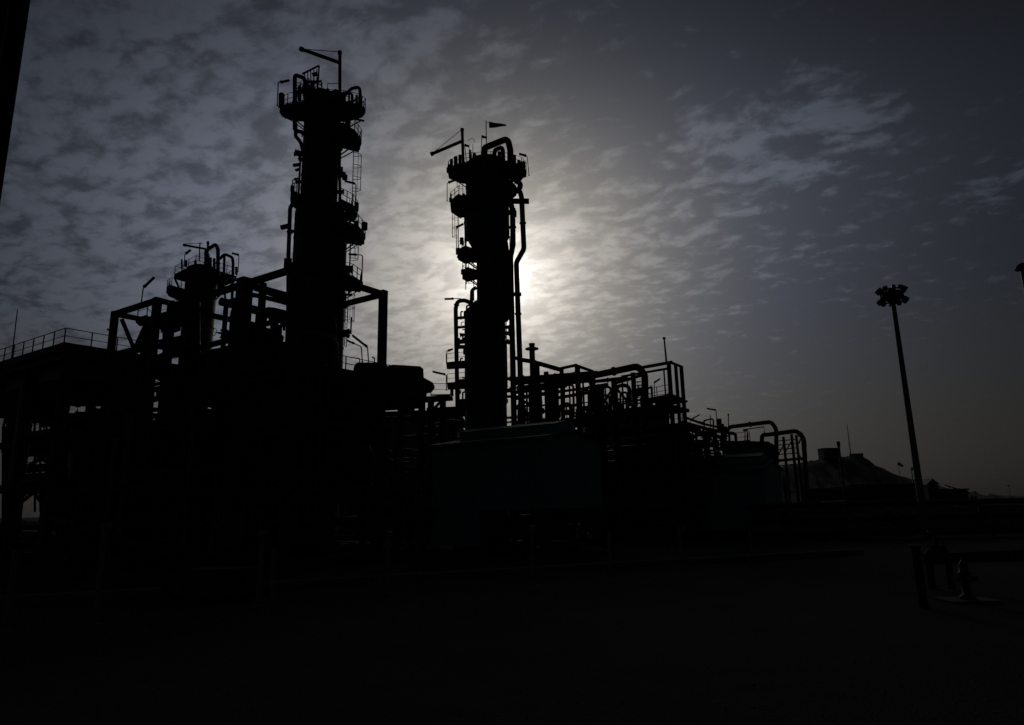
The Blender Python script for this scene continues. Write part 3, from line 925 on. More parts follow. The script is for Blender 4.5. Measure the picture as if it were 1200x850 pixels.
for b in (0, bE): beam(FC, G(C0, -0.3, b, zC), G(C0, 16.8, b, zC), 0.4, 0.46 if b == 0 else 0.4)
for a in (0, a290, 16.5): beam(FC, G(C0, a, 0.25, zC), G(C0, a, bE-0.25, zC), 0.36, 0.44)
for (pa, pb, h) in (((300, 337, 53.5), (341, 351, 59), 0.5), ((296, 363, 53.5), (341, 374, 59), 0.55)):
    beam(FC, at(*pa), at(*pb), 0.35, h)
# diagonal tie seen right of the column, under the roof beam
brace(FC, at(405, 357, 62), at(442, 347, C0.y+bE*EV.y), 0.34)
brace(FC, at(405, 357, 62), at(372, 366, 66), 0.42)
for zz, rl_ in ((zL3, 'frl'), (zL2, 'fr'), (zL1, 'frl')):
    deck(FC, C0, -0.6, 17.0, -0.6, bE+0.6, zz, 0.3, rl_)
    for b in (0, bE): beam(FC, G(C0, -0.6, b, zz-0.62), G(C0, 17, b, zz-0.62), 0.3, 0.6)
    for a in (0, 5.8, 11.6, 16.5): beam(FC, G(C0, a, 0.3, zz-0.62), G(C0, a, bE-0.3, zz-0.62), 0.3, 0.55)
for a0_, a1_ in ((0.6, a290-0.6), (a290+0.6, 11.2)):
    brace(FC, G(C0, a0_, 0, zL1+0.1), G(C0, a1_, 0, zL2-0.9), 0.22)
brace(FC, G(C0, 0, 0.4, zL2+0.1), G(C0, 0, bE-0.4, zL3-0.9), 0.22)
brace(FC, G(C0, 0, bE-0.4, zL1+0.1), G(C0, 0, 0.4, zL2-0.9), 0.22)
stairs(FC, G(C0, 12, -1.6, zL1), G(C0, 5.5, -1.6, zL2))
stairs(FC, G(C0, 5.5, -1.6, zL2), G(C0, 11.0, -1.6, zL3))
stairs(FC, G(C0, 17.2, -1.6, 0.06), G(C0, 12, -1.6, zL1))
drum(FC, G(C0, 9.5, 3.0, zL3+2.0), G(C0, 16, 3.0, zL3+2.0), 1.5)
drum(FC, G(C0, 1.0, 2.0, zL2+1.9), G(C0, 8, 2.0, zL2+1.9), 1.35)
drum(FC, G(C0, 8.5, 1.6, zL1+2.0), G(C0, 15.5, 1.6, zL1+2.0), 1.5)
drum(FC, G(C0, 1, 7.6, zL2+2.0), G(C0, 16, 7.6, zL2+2.0), 1.5)
drum(FC, G(C0, 1, 7.2, zL1+2.2), G(C0, 15, 7.2, zL1+2.2), 1.7)
for a, b, r, za_, zb_ in ((3.2, 1.8, 0.75, zL1, zL2-0.9), (13.6, 6.0, 1.5, zL3, zL3+3.4), (4.0, 5.0, 1.1, zL3, zL3+1.6)):
    MB().lathe(G(C0, a, b), [(r*0.8, za_), (r*0.8, za_+0.5), (r, za_+0.6), (r, zb_-r*0.4)] + dome(r, zb_-r*0.4, 0.4), 24).build('vessel', 'clad', FC)
clutter(FC, C0, 0.4, 16, 0.4, 8.5, zL3+0.3, zL3+3.0, 16, 1)
clutter(FC, C0, 0.4, 16, 0.4, 8.5, zL2+0.3, zL3-0.8, 30, 2)
clutter(FC, C0, 0.4, 16, 0.4, 8.5, zL1+0.3, zL2-0.8, 34, 3)
clutter(FC, C0, 0.4, 16, -0.2, 8.5, 0.3, zL1-0.8, 30, 4)
# vertical pipes beside the corner column
for i, (dx, r) in enumerate(((1.15, 0.16), (1.6, 0.11), (2.3, 0.2), (3.1, 0.14))):
    MB().pipe([G(C0, -0.2, dx, zL1-1.5), G(C0, -0.2, dx, zL3-0.4), G(C0, 3, dx, zL3-0.4)], r, n=8).build('pipe', 'pipe', FC)
# side deck with goal-post frame to the right of the first floor
deck(FC, C0, -0.6, 3.5, bE+0.7, bE+3.4, zL1-0.02, 0.28, 'fr')
gx = MB(); q0, q1 = G(C0, -0.5, bE+1.6, zL1), G(C0, -0.5, bE+3.2, zL1)
hg = zat(q1, 528)-zL1
gx.pipe([q0, q0+Z*hg, q1+Z*hg, q1], 0.13, 0.3, 8); gx.build('lifting_frame', 'galv', FC)
q2 = G(C0, -1.2, bE+3.6)
zlow = zat(q2, 598)
deck(FC, C0, -1.4, 3.0, bE+3.5, bE+8.2, zlow, 0.22, 'fr')
for b in (bE+3.8, bE+8.0): column(FC, G(C0, -1.1, b), 0.05, zlow-0.3, 0.3, 'i', 'steel')
for b in (bE+1.6, bE+3.2): column(FC, G(C0, -0.3, b), 0.05, zL1-0.35, 0.35, 'i', 'steel')

# ---- braced frame left of the short column
B0 = Vector((at(184.5, 352, 55).x, 55, 0))
zB = zat(B0, 352)
FB = thing('steel_structure', 'braced box frame with V diagonals, below left of the short column', 'structure', B0)
pl = atz(139, 369, zB); aB = (pl-B0).dot(EU)
pfar = pl + EV*2.75
bB = 2.75
cols = {(0, 0): 0.55, (aB, 0): 0.5, (aB, bB): 0.42, (0, bB): 0.5}
for (a, b), w in cols.items(): column(FB, G(B0, a, b), 0.05, zB+0.2, w, 'i', 'steel')
for a in (0, aB): beam(FB, G(B0, a, 0, zB), G(B0, a, bB+(2.0 if a == 0 else 0), zB), 0.3, 0.4)
for b in (0, bB): beam(FB, G(B0, -0.2, b, zB), G(B0, aB+0.2, b, zB), 0.34, 0.42)
zB2 = zat(G(B0, aB, 0), 418)
for b in (0, bB): beam(FB, G(B0, 0, b, zB2), G(B0, aB+0.2, b, zB2), 0.34, 0.5)
for a in (0, aB): beam(FB, G(B0, a, 0.2, zB2), G(B0, a, bB-0.2, zB2), 0.3, 0.42)
vtop, vbot = [at(142.5, 374, 59.3), at(171.5, 379, 61.2)], at(157.5, 410, 60.2)
for v in vtop: brace(FB, v, vbot, 0.26)
brace(FB, at(142, 418, 59.2), at(172, 400, 56), 0.34)
zB3 = zat(G(B0, aB, 0), 436)
deck(FB, B0, -0.5, aB+0.4, -0.3, bB+0.6, zB3, 0.2, 'fl')
d_ = MB().plate([at(159, 374, 58), at(172, 371, 56.5), at(178, 377, 58.5), at(164, 379, 60)], 0.28).build('platform', 'steel', FB)
railing(d_, [at(161, 374, 58), at(172, 371, 56.5), at(178, 377, 58.5)], 1.3)
vw = at(160, 429.5, 58)
MB().ring(vw, 0.32, 0.09, Vector((0.1, -1, 0)), 18, 6).cyl(vw, vw+Vector((0, 0.8, 0)), 0.1).build('handwheel', 'dark', FB)
# walkway right of the near post, with railings and equipment between the frames
WL = [(186, 374, 58), (222, 360, 66)]
dw = MB().plate([at(186, 373, 58), at(226, 362, 58), at(232, 372, 68), at(196, 382, 68)], 0.5).build('deck', 'steel', FB)
railing(dw, [at(186, 373, 58), at(226, 362, 58)], 1.2)
for (xa, ya, xb, yb, h) in ((187, 384, 228, 372, 0.9), (187, 404, 228, 396, 0.8), (186, 419, 229, 411, 0.5)):
    beam(FB, at(xa, ya, 59), at(xb, yb, 61), 0.4, h)
for x, y0, y1, w in ((195, 380, 441, 0.5), (203, 376, 388, 0.9), (217.5, 372, 441, 0.35), (228, 345, 441, 0.7), (189.5, 415, 441, 0.4)):
    MB().chamfer(at(x, y1, 60), at(x, y0, 60), w).build('column', 'steel', FB)
brace(FB, at(187, 419, 59), at(206, 404, 60), 0.35)
zb4 = at(190, 441, 60).z
dw2 = MB().plate([at(186, 442, 58), at(262, 430, 58), at(270, 438, 70), at(194, 448, 70)], 0.3).build('deck', 'steel', FB)
railing(dw2, [at(190, 440, 60), at(216, 434, 60)], 1.25)
clutter(FB, B0, 0.2, aB-0.2, 0.2, bB, 0.5, zB3-0.4, 26, 11, 0.08, 0.3)
clutter(FB, B0, -4.5, -0.4, 1, 7, zb4-10, zb4-0.3, 34, 12, 0.1, 0.4)
clutter(FB, B0, -9, -5.5, 2, 10, zb4-3, zb4+4.5, 18, 13, 0.1, 0.4)
drum(FB, at(206, 411, 63), at(232, 404, 63), 0.45, saddles=False)
for zz in (4.8, 9.4): deck(FB, B0, -7, aB+0.4, -0.3, 7, zz, 0.25, 'f')
for a in (-6.8, -3.4):
    for b in (0, 6.5): column(FB, G(B0, a, b), 0.05, zb4-0.5, 0.45, 'i', 'steel')
platform_light('long tube light on a tall pole over the braced box frame', (165.5, 356), (167.8, 338), (169, 336.2), (181, 325), 57.5, th=2.6)
platform_light('tube light jutting left from the braced box frame\'s post', (136, 392), (135, 388.6), (134, 388.4), (126, 386.2), 58.8, th=2.6)

# ---- air-cooler structure at the left edge
Aq = Vector((at(80, 406, 48).x, 48, 0))
zA = zat(Aq, 406)
FA = thing('steel_structure', 'cooler structure at the left edge with a flat railed roof', 'structure', Aq)
aA = 17.0; bA = 4.7
rf = deck(FA, Aq, -0.5, aA, -0.5, bA, zA, 0.35, 'fr')
for b in (-0.3, bA-0.2): beam(FA, G(Aq, -0.5, b, zA-0.7), G(Aq, aA, b, zA-0.7), 0.3, 0.6)
for a in (0, 5.5, 11, 16.5):
    for b in (0, 4.4): column(FA, G(Aq, a, b), 0.05, zA-0.4, 0.55, 'box')
# fan bays hung below the roof
for i in range(3):
    for j in range(1):
        a0_, b0_ = 0.5+5.5*i, 0.3+4.6*j
        bx = MB()
        z_t, z_m, z_b = zA-0.75, zA-2.1, zA-3.4
        outer = [G(Aq, a0_, b0_), G(Aq, a0_+4.5, b0_), G(Aq, a0_+4.5, b0_+3.9), G(Aq, a0_, b0_+3.9)]
        bx.plate([p+Z*z_t for p in outer], z_t-z_m)
        fb_ = bx.build('tube_bundle', 'galv', FA)
        cc = G(Aq, a0_+2.25, b0_+1.95)
        MB().lathe(cc, [(2.3, z_m), (1.75, z_b+0.5), (1.75, z_b), (1.68, z_b), (1.68, z_b+0.5), (2.2, z_m-0.02)], 28, False).build('fan_ring', 'steel', fb_)
        f_ = MB()
        for k in range(6):
            an = k*math.pi/3
            d = Vector((math.cos(an), math.sin(an), 0)); s = Vector((-d.y, d.x, 0))
            f_.add([cc+Z*(z_b+0.4)+d*0.2-s*0.1, cc+Z*(z_b+0.4)+d*1.6-s*0.22, cc+Z*(z_b+0.55)+d*1.6+s*0.22, cc+Z*(z_b+0.55)+d*0.2+s*0.1], [(0, 1, 2, 3)])
        f_.cyl(cc+Z*(z_b+0.2), cc+Z*(z_b+0.75), 0.3)
        f_.build('fan', 'dark', fb_)
zA2 = zat(Aq, 505); zA3 = zat(Aq, 560)
for zz in (zA2, zA3):
    deck(FA, Aq, -0.4, 4.2, -0.4, bA, zz, 0.25, 'f')
    deck(FA, Aq, 11.5, aA, 3.0, bA, zz, 0.25, '')
    for b in (0, 4.4): beam(FA, G(Aq, -0.3, b, zz-0.45), G(Aq, aA, b, zz-0.45), 0.25, 0.45)
# X bracing in the open bay and stair flights
xa = [at(34, 528, 56), at(62, 528, 56), at(34, 546, 56), at(62, 546, 56)]
brace(FA, xa[0], xa[3], 0.24); brace(FA, xa[1], xa[2], 0.24)
for y, h in ((524, 0.5), (550, 0.6), (558, 0.3), (564, 0.3)): beam(FA, at(30, y, 56.4), at(68, y-3, 56.4), 0.3, h)
stairs(FA, at(52, 588, 57), at(30, 562, 57), 0.8)
stairs(FA, at(20, 590, 60), at(42, 572, 60), 0.8)
for (x, y0, y1, w) in ((64, 470, 606, 0.55), (72, 470, 606, 0.8), (13, 447, 606, 0.55), (5, 500, 606, 0.3)):
    MB().chamfer(at(x, y1, 58), at(x, y0, 58), w, 0.05).build('column', 'steel', FA)
drum(FA, at(40, 489, 60), at(72, 486, 60), 0.55, saddles=False)
for (x, y0, y1, w) in ((131, 436, 606, 0.4), (137.5, 438, 606, 0.55), (144, 438, 606, 0.3)):
    MB().chamfer(at(x, y1, 62), at(x, y0, 62), w, 0.04).build('column', 'steel', FA)
for (x0, y0, x1, y1) in ((36, 506, 60, 521), (60, 505, 36, 521), (38, 552, 58, 590), (4, 470, 12, 500), (12, 470, 4, 500), (4, 520, 12, 550)):
    brace(FA, at(x0, y0, 57.5), at(x1, y1, 57.5), 0.16)
for x in (40.5, 47, 54.5): MB().tube([at(x, 470, 58.5), at(x+0.4, 600, 58.5)], 0.09, 8).build('pipe', 'pipe', FA)
clutter(FA, Aq, -0.2, 2.6, 3.5, 9, 0.5, zA-4.4, 60, 21, 0.08, 0.35)
clutter(FA, Aq, 2, 12, 3.5, 6.5, zA2+1.6, zA-3.6, 16, 25, 0.08, 0.22)
clutter(FA, Aq, -4.5, -0.4, 1, 9, 0.5, zA-4.8, 40, 23, 0.1, 0.4)
clutter(FA, Aq, 4.5, 16, 1, 9, 0.3, 2.6, 16, 24, 0.1, 0.4)
pv_ = at(26, 515, 52)
r_ = 8.2*mpp(pv_)
VV = thing('vertical_vessel', 'pale upright vessel standing inside the cooler structure at the left edge', 'vessel', Vector((pv_.x, pv_.y, 0.06)))
zz0, zz1 = zat(pv_, 574), zat(pv_, 457)
MB().lathe(Vector((pv_.x, pv_.y, 0)), [(r_*0.2, zz0-r_*0.5), (r_*0.7, zz0-r_*0.3), (r_, zz0), (r_, zz1)] + dome(r_, zz1, 0.5), 30).build('shell', 'teal', VV)
for k in range(4):
    c = circ(Vector((pv_.x, pv_.y, 0)), 45+90*k, r_*0.9, 0); MB().chamfer(c+Z*0.06, c+Z*(zz0+0.5), 0.22, 0.03).build('leg', 'steel', VV)
MB().pipe([Vector((pv_.x, pv_.y, zz1+r_*0.4)), Vector((pv_.x, pv_.y, zz1+r_*0.5+0.6)), Vector((pv_.x, pv_.y, zz1+r_*0.5+0.6))+EV*3], 0.14, 0.3, 8).build('pipe', 'pipe', VV)
lr = thing('lightning_rod', 'tall thin lightning rod on the railed roof at the left edge', 'lightning rod', at(11.5, 436, 55))
MB().cyl(at(11.5, 438, 55), at(20.5, 363, 55), 0.055, 0.035, 6).build('rod', 'steel', lr)
MB().cyl(at(11.5, 440, 55), at(13, 425, 55), 0.10, 0.09, 6).build('base_tube', 'steel', lr)

# ---- horizontal drum on its trestle between the two tall columns
DY_ = 66.0
TR = thing('steel_trestle', 'braced steel trestle with railed end under the big horizontal drum', 'structure', ground_at(480, DY_))
pd0, pd1 = at(418, 459, 62), at(489, 459, DY_)
zdk = at(480, 471, DY_).z
tdeck = MB().plate([at(410, 470, 60), at(527, 463, 70), at(531, 466, 76), at(415, 474, 67)], 0.35).build('deck', 'steel', TR)
railing(tdeck, [at(505, 464, 70), at(528, 463.5, 71.5), at(531, 465, 76)], 1.2)
for x, Y in ((494, 68), (505, 69), (519, 71), (470, 66), (440, 64)):
    p = at(x, 470, Y); column(TR, p, 0.05, p.z, 0.5, 'box', 'fire')
for (x0, y0, x1, y1, w) in ((487, 478, 494, 470, 0.2), (497, 482, 492, 472, 0.2), (506, 482, 518, 469, 0.25), (510, 468, 504, 478, 0.2), (521, 470, 516, 480, 0.2)):
    brace(TR, at(x0, y0, 70), at(x1, y1, 70), w)
beam(TR, at(484, 486, 70), at(545, 484, 70), 0.3, 0.7)
beam(TR, at(500, 480, 72), at(545, 478, 72), 0.3, 0.3)
beam(TR, at(470, 470, 69), at(530, 467, 71), 0.3, 0.45)
for (x0, y0, x1, y1, r_) in ((430, 480, 492, 476, 3), (436, 486, 496, 483, 2.4), (440, 492, 500, 490, 3), (448, 473, 448, 500, 2.5), (470, 474, 470, 500, 3), (484, 476, 484, 500, 2), (497, 472, 497, 500, 1.6)):
    pline(TR, 'pipe', [(x0, y0), (x1, y1)], r_, 69)
clutter(TR, Vector((at(520, 480, 74).x, 74, 0)), -3, 6, -3, 3, zdk-6, zdk-1.2, 22, 31, 0.07, 0.25)
HD = thing('horizontal_drum', 'bulky horizontal drum with rounded right end between the two tallest columns', 'vessel', at(455, 471, 64))
k_ = mpp(pd1)
drum(HD, pd0, pd1, 16.5*k_, 'shell', 'clad', True, 0.6)
e1 = at(500, 455, 67.5)
MB().cyl(at(492, 452, 67), at(504, 454, 68), 11*k_, 7*k_, 20).cyl(at(503, 453.5, 68), at(507, 454.5, 68.3), 4*k_, 4*k_, 12).build('channel_head', 'clad', HD)
bx = MB(); A_ = at(454, 438, 64); B_ = at(486, 439.5, 66)
bx.sect(A_, B_, [(-1.4, -0.9), (1.4, -0.9), (1.4, 0.35), (0.9, 0.68), (-0.9, 0.68), (-1.4, 0.35)]); bx.build('top_cover', 'clad', HD)
drum(HD, at(420, 434, 61.5), at(449, 434, 63), 8.6*k_, 'upper_drum', 'clad', True, 0.3)
d2 = MB().plate([at(405, 436, 59), at(436, 440, 61), at(436, 444, 65), at(405, 440, 64)], 0.3).build('platform', 'steel', HD)
railing(d2, [at(405, 436, 59), at(421, 438, 60)], 1.3)
platform_light('longest tube light slanting up-left behind the frame post right of the tallest column', (432, 426), (430.8, 408), (429.5, 406), (413, 393), 59, th=3.0)
platform_light('curved-neck tube light just under the longest slanting light', (424.5, 424), (423.5, 406.5), (414.5, 402.5), (406, 398.8), 59.5, th=2.4)
platform_light('tiny light at the frame post right of the tallest column', (439, 427), (438.7, 420.5), (438.5, 420), (436, 418.4), 60, th=1.6)
platform_light('tube light standing on the rounded drum\'s right end', (495, 447), (494.8, 434.6), (494, 434), (487.2, 431.6), 67)
platform_light('long tube light left of the sunlit column\'s foot, above the trestle railing', (523.3, 458), (523, 440), (521, 438.8), (507, 435.6), 71, th=2.4)

# ------------------------------------------------------------------ sheds
def shed(label, near, wl, wg, z0, ze, rise, mon=True, posts=True, drop=None, overhang=0.4, door=False):
    """gabled sheet-metal shed; near = near corner, wl along EU (long side), wg along EV (gable)"""
    t = thing('shed', label, 'shed', near)
    o = near
    P = lambda a, b, z: G(o, a, b, z)
    # ribbed sheeting panels
    def wall(a0, b0, a1, b1, zb, ztop_f, n, name):
        for i in range(n):
            s0, s1 = i/n, (i+1)/n
            p, q = P(a0+(a1-a0)*s0, b0+(b1-b0)*s0, 0), P(a0+(a1-a0)*s1, b0+(b1-b0)*s1, 0)
            d = (q-p).normalized(); nrm = Vector((d.y, -d.x, 0))
            if nrm.y > 0: nrm = -nrm
            k = 9; m = MB(); vs = []; fs = []
            for j in range(k*4+1):
                s = j/(k*4.0); x = p.lerp(q, s)
                off = (0.03 if (j//2) % 2 else -0.03)
                zt_ = ztop_f(s0+(s1-s0)*s)
                vs += [x+nrm*off+Z*zb, x+nrm*off+Z*zt_]
            fs = [(2*j, 2*j+2, 2*j+3, 2*j+1) for j in range(k*4)]
            m.add(vs, fs)
            m.build(name, 'teal', t)
    gable = lambda s: ze + rise*(1-abs(2*s-1))
    wall(0, 0, wl, 0, z0 if drop is None else z0, lambda s: ze, max(2, int(wl/2.4)), 'wall_panel')
    wall(0, 0, 0, wg, z0, gable, max(2, 2*int(wg/4.5)), 'gable_panel')
    wall(wl, 0, wl, wg, z0, gable, max(2, 2*int(wg/4.5)), 'gable_panel')
    wall(0, wg, wl, wg, z0, lambda s: ze, max(2, int(wl/2.4)), 'wall_panel')
    if drop is not None:      # deeper sheeting at the far end of the long side
        wall(wl*0.55, -0.12, wl, -0.12, drop, lambda s: z0+0.5, 3, 'skirt_panel')
    oh = overhang
    for s in (0, 1):
        e = -oh if s == 0 else wg+oh
        ez = ze - oh*rise/(wg/2)
        r = MB().add([P(-oh, e, ez+0.06), P(wl+oh, e, ez+0.06), P(wl+oh, wg/2, ze+rise+0.06), P(-oh, wg/2, ze+rise+0.06),
                      P(-oh, e, ez+0.18), P(wl+oh, e, ez+0.18), P(wl+oh, wg/2, ze+rise+0.18), P(-oh, wg/2, ze+rise+0.18)],
                     [(0, 1, 2, 3), (7, 6, 5, 4), (0, 4, 5, 1), (1, 5, 6, 2), (3, 7, 4, 0), (2, 6, 7, 3)])
        ro = r.build('roof', 'roofm', t)
        if s == 0: MB().bar(P(-oh, e-0.08, ez+0.02), P(wl+oh, e-0.08, ez+0.02), 0.16, 0.18).build('gutter', 'galv', ro)
    if mon:
        w = wg*0.16; zr = ze+rise; c = wg/2
        m = MB()
        m.sect(P(0.6, c, zr+0.25), P(wl-0.6, c, zr+0.25), [(-w, -0.6), (w, -0.6), (w, 0.35), (w+0.3, 0.35), (0, 0.75), (-w-0.3, 0.35), (-w, 0.35)])
        m.build('roof_monitor', 'teal', t)
    if posts:
        na = max(2, int(wl/5)); cols_ = [(wl*i/na, b) for i in range(na+1) for b in (0.25, wg-0.25)]+[(0.1, wg/2)]
        for a, b in cols_:
            column(t, P(min(max(a, 0.25), wl-0.25), b, 0), 0.05, ze-0.2, 0.3, 'i', 'steel')
    if door:
        MB().bar(P(-0.05, wg*0.72, 0.06), P(-0.05, wg*0.72, 2.6), 1.6, 0.08, up=EU).build('door', 'dark', t)
    return t
S1 = Vector((at(638, 514, 55).x, 55, 0))
SH1 = shed('teal gabled shed on posts in front of the sunlit column', S1, 11.2, 8.7, zat(S1, 596), zat(S1, 513), 0.75, True, True, zat(G(S1, 9, 0), 640))
clutter(SH1, S1, 1, 11, 1, 8, 0.3, 2.4, 12, 41, 0.1, 0.4)
drum(SH1, G(S1, 1.5, 4.5, 1.5), G(S1, 9, 4.5, 1.5), 0.9, 'compressor')
S2 = Vector((at(893, 550, 76).x, 76, 0))
SH2 = shed('smaller gabled shed with roof vent at the right end of the plant', S2, 8.5, 6.8, 0.4, zat(S2, 550), 0.9, True, False, None, 0.35, True)

# ------------------------------------------------------------------ pipe racks right of the sunlit column
def px_pipe(t, name, pts, rpx, mat='pipe', bend=None, fl=()):
    return pline(t, name, pts, rpx, pts[0][2], mat, bend, 12, fl)
R0 = ground_at(700, 78)
RD = thing('pipe_rack', 'pipe rack crowded with pipes and braces just right of the sunlit column', 'pipe rack', R0)
def pcol(t, x, y0, Y, w, y1=None, mat='steel'):
    p = at(x, y0, Y)
    zb = 0.05 if y1 is None else zat(p, y1)
    return MB().chamfer(Vector((p.x, p.y, zb)), p, w*mpp(p), 0.04).build('column', mat, t)
def pbeam(t, x0, y0, Y0, x1, y1, Y1_, h, name='beam', mat='steel'):
    a, b = at(x0, y0, Y0), at(x1, y1, Y1_)
    return MB().ibeam(a, b, h*0.8*mpp(a), h*mpp(a)).build(name, mat, t)
# frame tops
pbeam(RD, 606, 421, 80, 628, 424.5, 80, 4.5)
pbeam(RD, 627, 425, 79, 657, 433.5, 82, 4.5)
pbeam(RD, 655, 432.5, 82, 675.5, 428, 76, 3.0)
pbeam(RD, 675, 428.5, 76, 695, 435.5, 80, 3.0)
pbeam(RD, 660, 441, 83, 676, 437, 77, 3.0)
for (x, y, Y, w) in ((676.5, 428, 76, 5), (693.5, 435, 80, 6), (646, 440, 81, 12), (629, 424, 80, 5), (611, 440, 80, 5), (622, 445, 81, 5), (640, 436, 79, 4.5),
                     (719.5, 446, 78, 5.5), (741.8, 437, 77, 4.6), (702, 452, 79, 9), (658, 432, 82, 4)):
    pcol(RD, x, y, Y, w)
# bundles of line pipes running along the rack
for (x0, y0, Y0, x1, y1, Y1_, r) in ((604, 449, 84, 700, 440, 79, 3.0), (604, 444, 84.5, 700, 437, 79.5, 2.4), (606, 455, 83.5, 690, 446, 80, 2.6), (604, 460, 83, 664, 452, 80.5, 2.2),
                                     (650, 460, 83, 694, 454, 80, 1.6), (650, 467, 83, 694, 459.5, 80, 2.0), (640, 478, 84, 694, 471, 81, 0.6), (604, 467, 85, 655, 459, 82, 2.4),
                                     (690, 448, 80, 735, 443, 77.5, 2.2), (690, 454, 80, 712, 450.5, 78, 1.8), (722, 449, 79, 752, 440, 76.5, 1.8)):
    px_pipe(RD, 'line_pipe', [(x0, y0, Y0), (x1, y1, Y1_)], r, fl=(0,))
# the big header that turns down at its right end
px_pipe(RD, 'header_pipe', [(692, 441, 80), (748, 429.3, 76), (755.5, 440, 76), (756.5, 500, 76)], 4.0, bend=0.9, fl=(0, 2))
pbeam(RD, 752, 431, 76, 788, 424.5, 73.5, 3.4)
pbeam(RD, 728, 441.5, 78, 783, 432, 74, 2.4)
pcol(RD, 783.6, 425, 73.5, 4.2); pcol(RD, 791.6, 427, 75.5, 3.4); pcol(RD, 798.2, 429, 77, 3.8)
pbeam(RD, 786, 425, 73.5, 799, 430, 77, 2.6)
pbeam(RD, 783, 461.5, 74, 800, 468, 77, 2.4)
# decks and railings of the lower storeys
for (xa, ya, xb, yb, Y, dz) in ((757, 468.5, 784, 463.5, 75, 5), (700, 484, 786, 474, 75.5, 9), (604, 499, 700, 489, 79, 7), (700, 506, 800, 497, 75, 8)):
    d = MB().plate([at(xa, ya, Y+1.5), at(xb, yb, Y-1.5), at(xb, yb, Y-1.5)+EV*5, at(xa, ya, Y+1.5)+EV*5], dz*0.095*0.4).build('deck', 'steel', RD)
    MB().ibeam(at(xa, ya+2, Y+1.4), at(xb, yb+2, Y-1.6), 0.35, dz*0.06).build('beam', 'steel', RD)
    railing(d, [at(xa, ya, Y+1.5), at(xb, yb, Y-1.5)], 1.1)
# braces and arched pipes in the open bay
for (x0, y0, x1, y1, w) in ((717, 456, 703, 481, 2.4), (723, 456, 738, 474, 2.6), (694, 470, 687, 484, 1.8), (697, 476, 703, 484, 2)):
    a = at(x0, y0, 78.5); MB().bar(a, at(x1, y1, 78.5), w*mpp(a)).build('brace', 'steel', RD)
px_pipe(RD, 'arched_pipe', [(722, 470, 77.5), (722, 452, 77.5), (737.5, 451.5, 77.5), (738.5, 476, 77.5)], 2.3, bend=1.0)
px_pipe(RD, 'arched_pipe', [(700, 484, 78), (701, 456, 78), (716, 452, 78), (717, 476, 78)], 1.6, bend=1.0)
px_pipe(RD, 'arched_pipe', [(746, 476, 76.5), (745.5, 462, 76.5), (752, 458, 76.5), (753, 478, 76.5)], 1.7, bend=0.6)
px_pipe(RD, 'arched_pipe', [(655, 490, 79), (655, 476, 79), (668, 472, 79), (670, 490, 79)], 2.2, bend=0.9)
px_pipe(RD, 'arched_pipe', [(604, 480, 80), (612, 470, 80), (622, 474, 80), (623, 495, 80)], 1.8, bend=0.9)
Rn = random.Random(5)
for i in range(64):
    x = Rn.uniform(606, 790); y = 470+(x-700)*-0.06+Rn.uniform(0, 26)
    Y = Rn.uniform(75, 82)
    L_ = Rn.uniform(6, 26)
    if Rn.random() < 0.5: pts = [(x, y+L_*0.7, Y), (x, y, Y), (x+L_*0.6, y-1.5, Y)]
    else: pts = [(x-L_, y+2, Y+1), (x, y, Y), (x+0.3, y+L_, Y)]
    px_pipe(RD, 'branch_pipe', pts, Rn.uniform(0.6, 1.6), bend=0.4)
for (x, y0, y1, w) in ((608, 448, 498, 1.6), (617, 452, 498, 1.8), (634, 458, 498, 1.6), (652, 452, 496, 1.6), (667, 446, 492, 1.5), (683, 444, 490, 1.8), (709, 449, 486, 1.4), (729, 446, 484, 1.6), (735, 444, 484, 1.2), (763, 452, 480, 1.3), (772, 470, 500, 1.6), (778, 434, 500, 1.4)):
    p = at(x, y0, 77+Rn.uniform(-1, 3)); MB().bar(p, Vector((p.x, p.y, zat(p, y1))), w*mpp(p)).build('upright', 'steel', RD)
for (x0, y0, x1, y1, r_) in ((661, 452, 672, 488, 1.4), (681, 458, 690, 488, 1.6), (706, 464, 714, 486, 1.2), (727, 461, 735, 482, 1.3), (759, 455, 764, 474, 1.1), (768, 474, 778, 498, 1.4), (608, 478, 615, 496, 1.4)):
    px_pipe(RD, 'arched_pipe', [(x0, y1, 77.2), (x0, y0, 77.2), (x1, y0-1.5, 77.2), (x1+0.3, y1, 77.2)], r_, bend=0.5)
for (x, y) in ((633, 482), (664, 484), (712, 478), (748, 458), (750, 462), (760, 472), (725, 478), (680, 482), (615, 486)):
    valve(RD, at(x, y, 77.5), EU, 0.2)
oD = Vector((at(800, 520, 74).x, 74, 0))
clutter(RD, oD, 0, 16, 0.5, 8, 3.0, 9.5, 60, 51, 0.1, 0.4)
clutter(RD, oD, 0, 16, 0.5, 8, 0.3, 3.0, 24, 52, 0.1, 0.4)
for a in (0.2, 5, 10, 15):
    for b in (0.5, 7.5): column(RD, G(oD, a, b), 0.05, 10.0, 0.4, 'i', 'steel')
for zz in (4.2, 7.6): deck(RD, oD, -0.5, 16, 0, 8, zz, 0.25, 'fr')
drum(RD, G(oD, 1, 4, 9.6), G(oD, 9, 4, 9.6), 1.2)
drum(RD, G(oD, 2, 3, 5.6), G(oD, 12, 3, 5.6), 1.1)
vs1 = thing('vent_stack', 'short round vent stack with a ring collar beside the sunlit column', 'stack', Vector((at(623.3, 440, 77).x, 77, 0.06)))
pk = at(623.3, 403, 77)
MB().cyl(Vector((pk.x, pk.y, 0.06)), pk, 3.3*mpp(pk), n=18).cyl(pk-Z*0.12, pk+Z*0.03, 3.6*mpp(pk), n=18).build('stack', 'pipe', vs1)
pr = at(623.3, 409, 77)
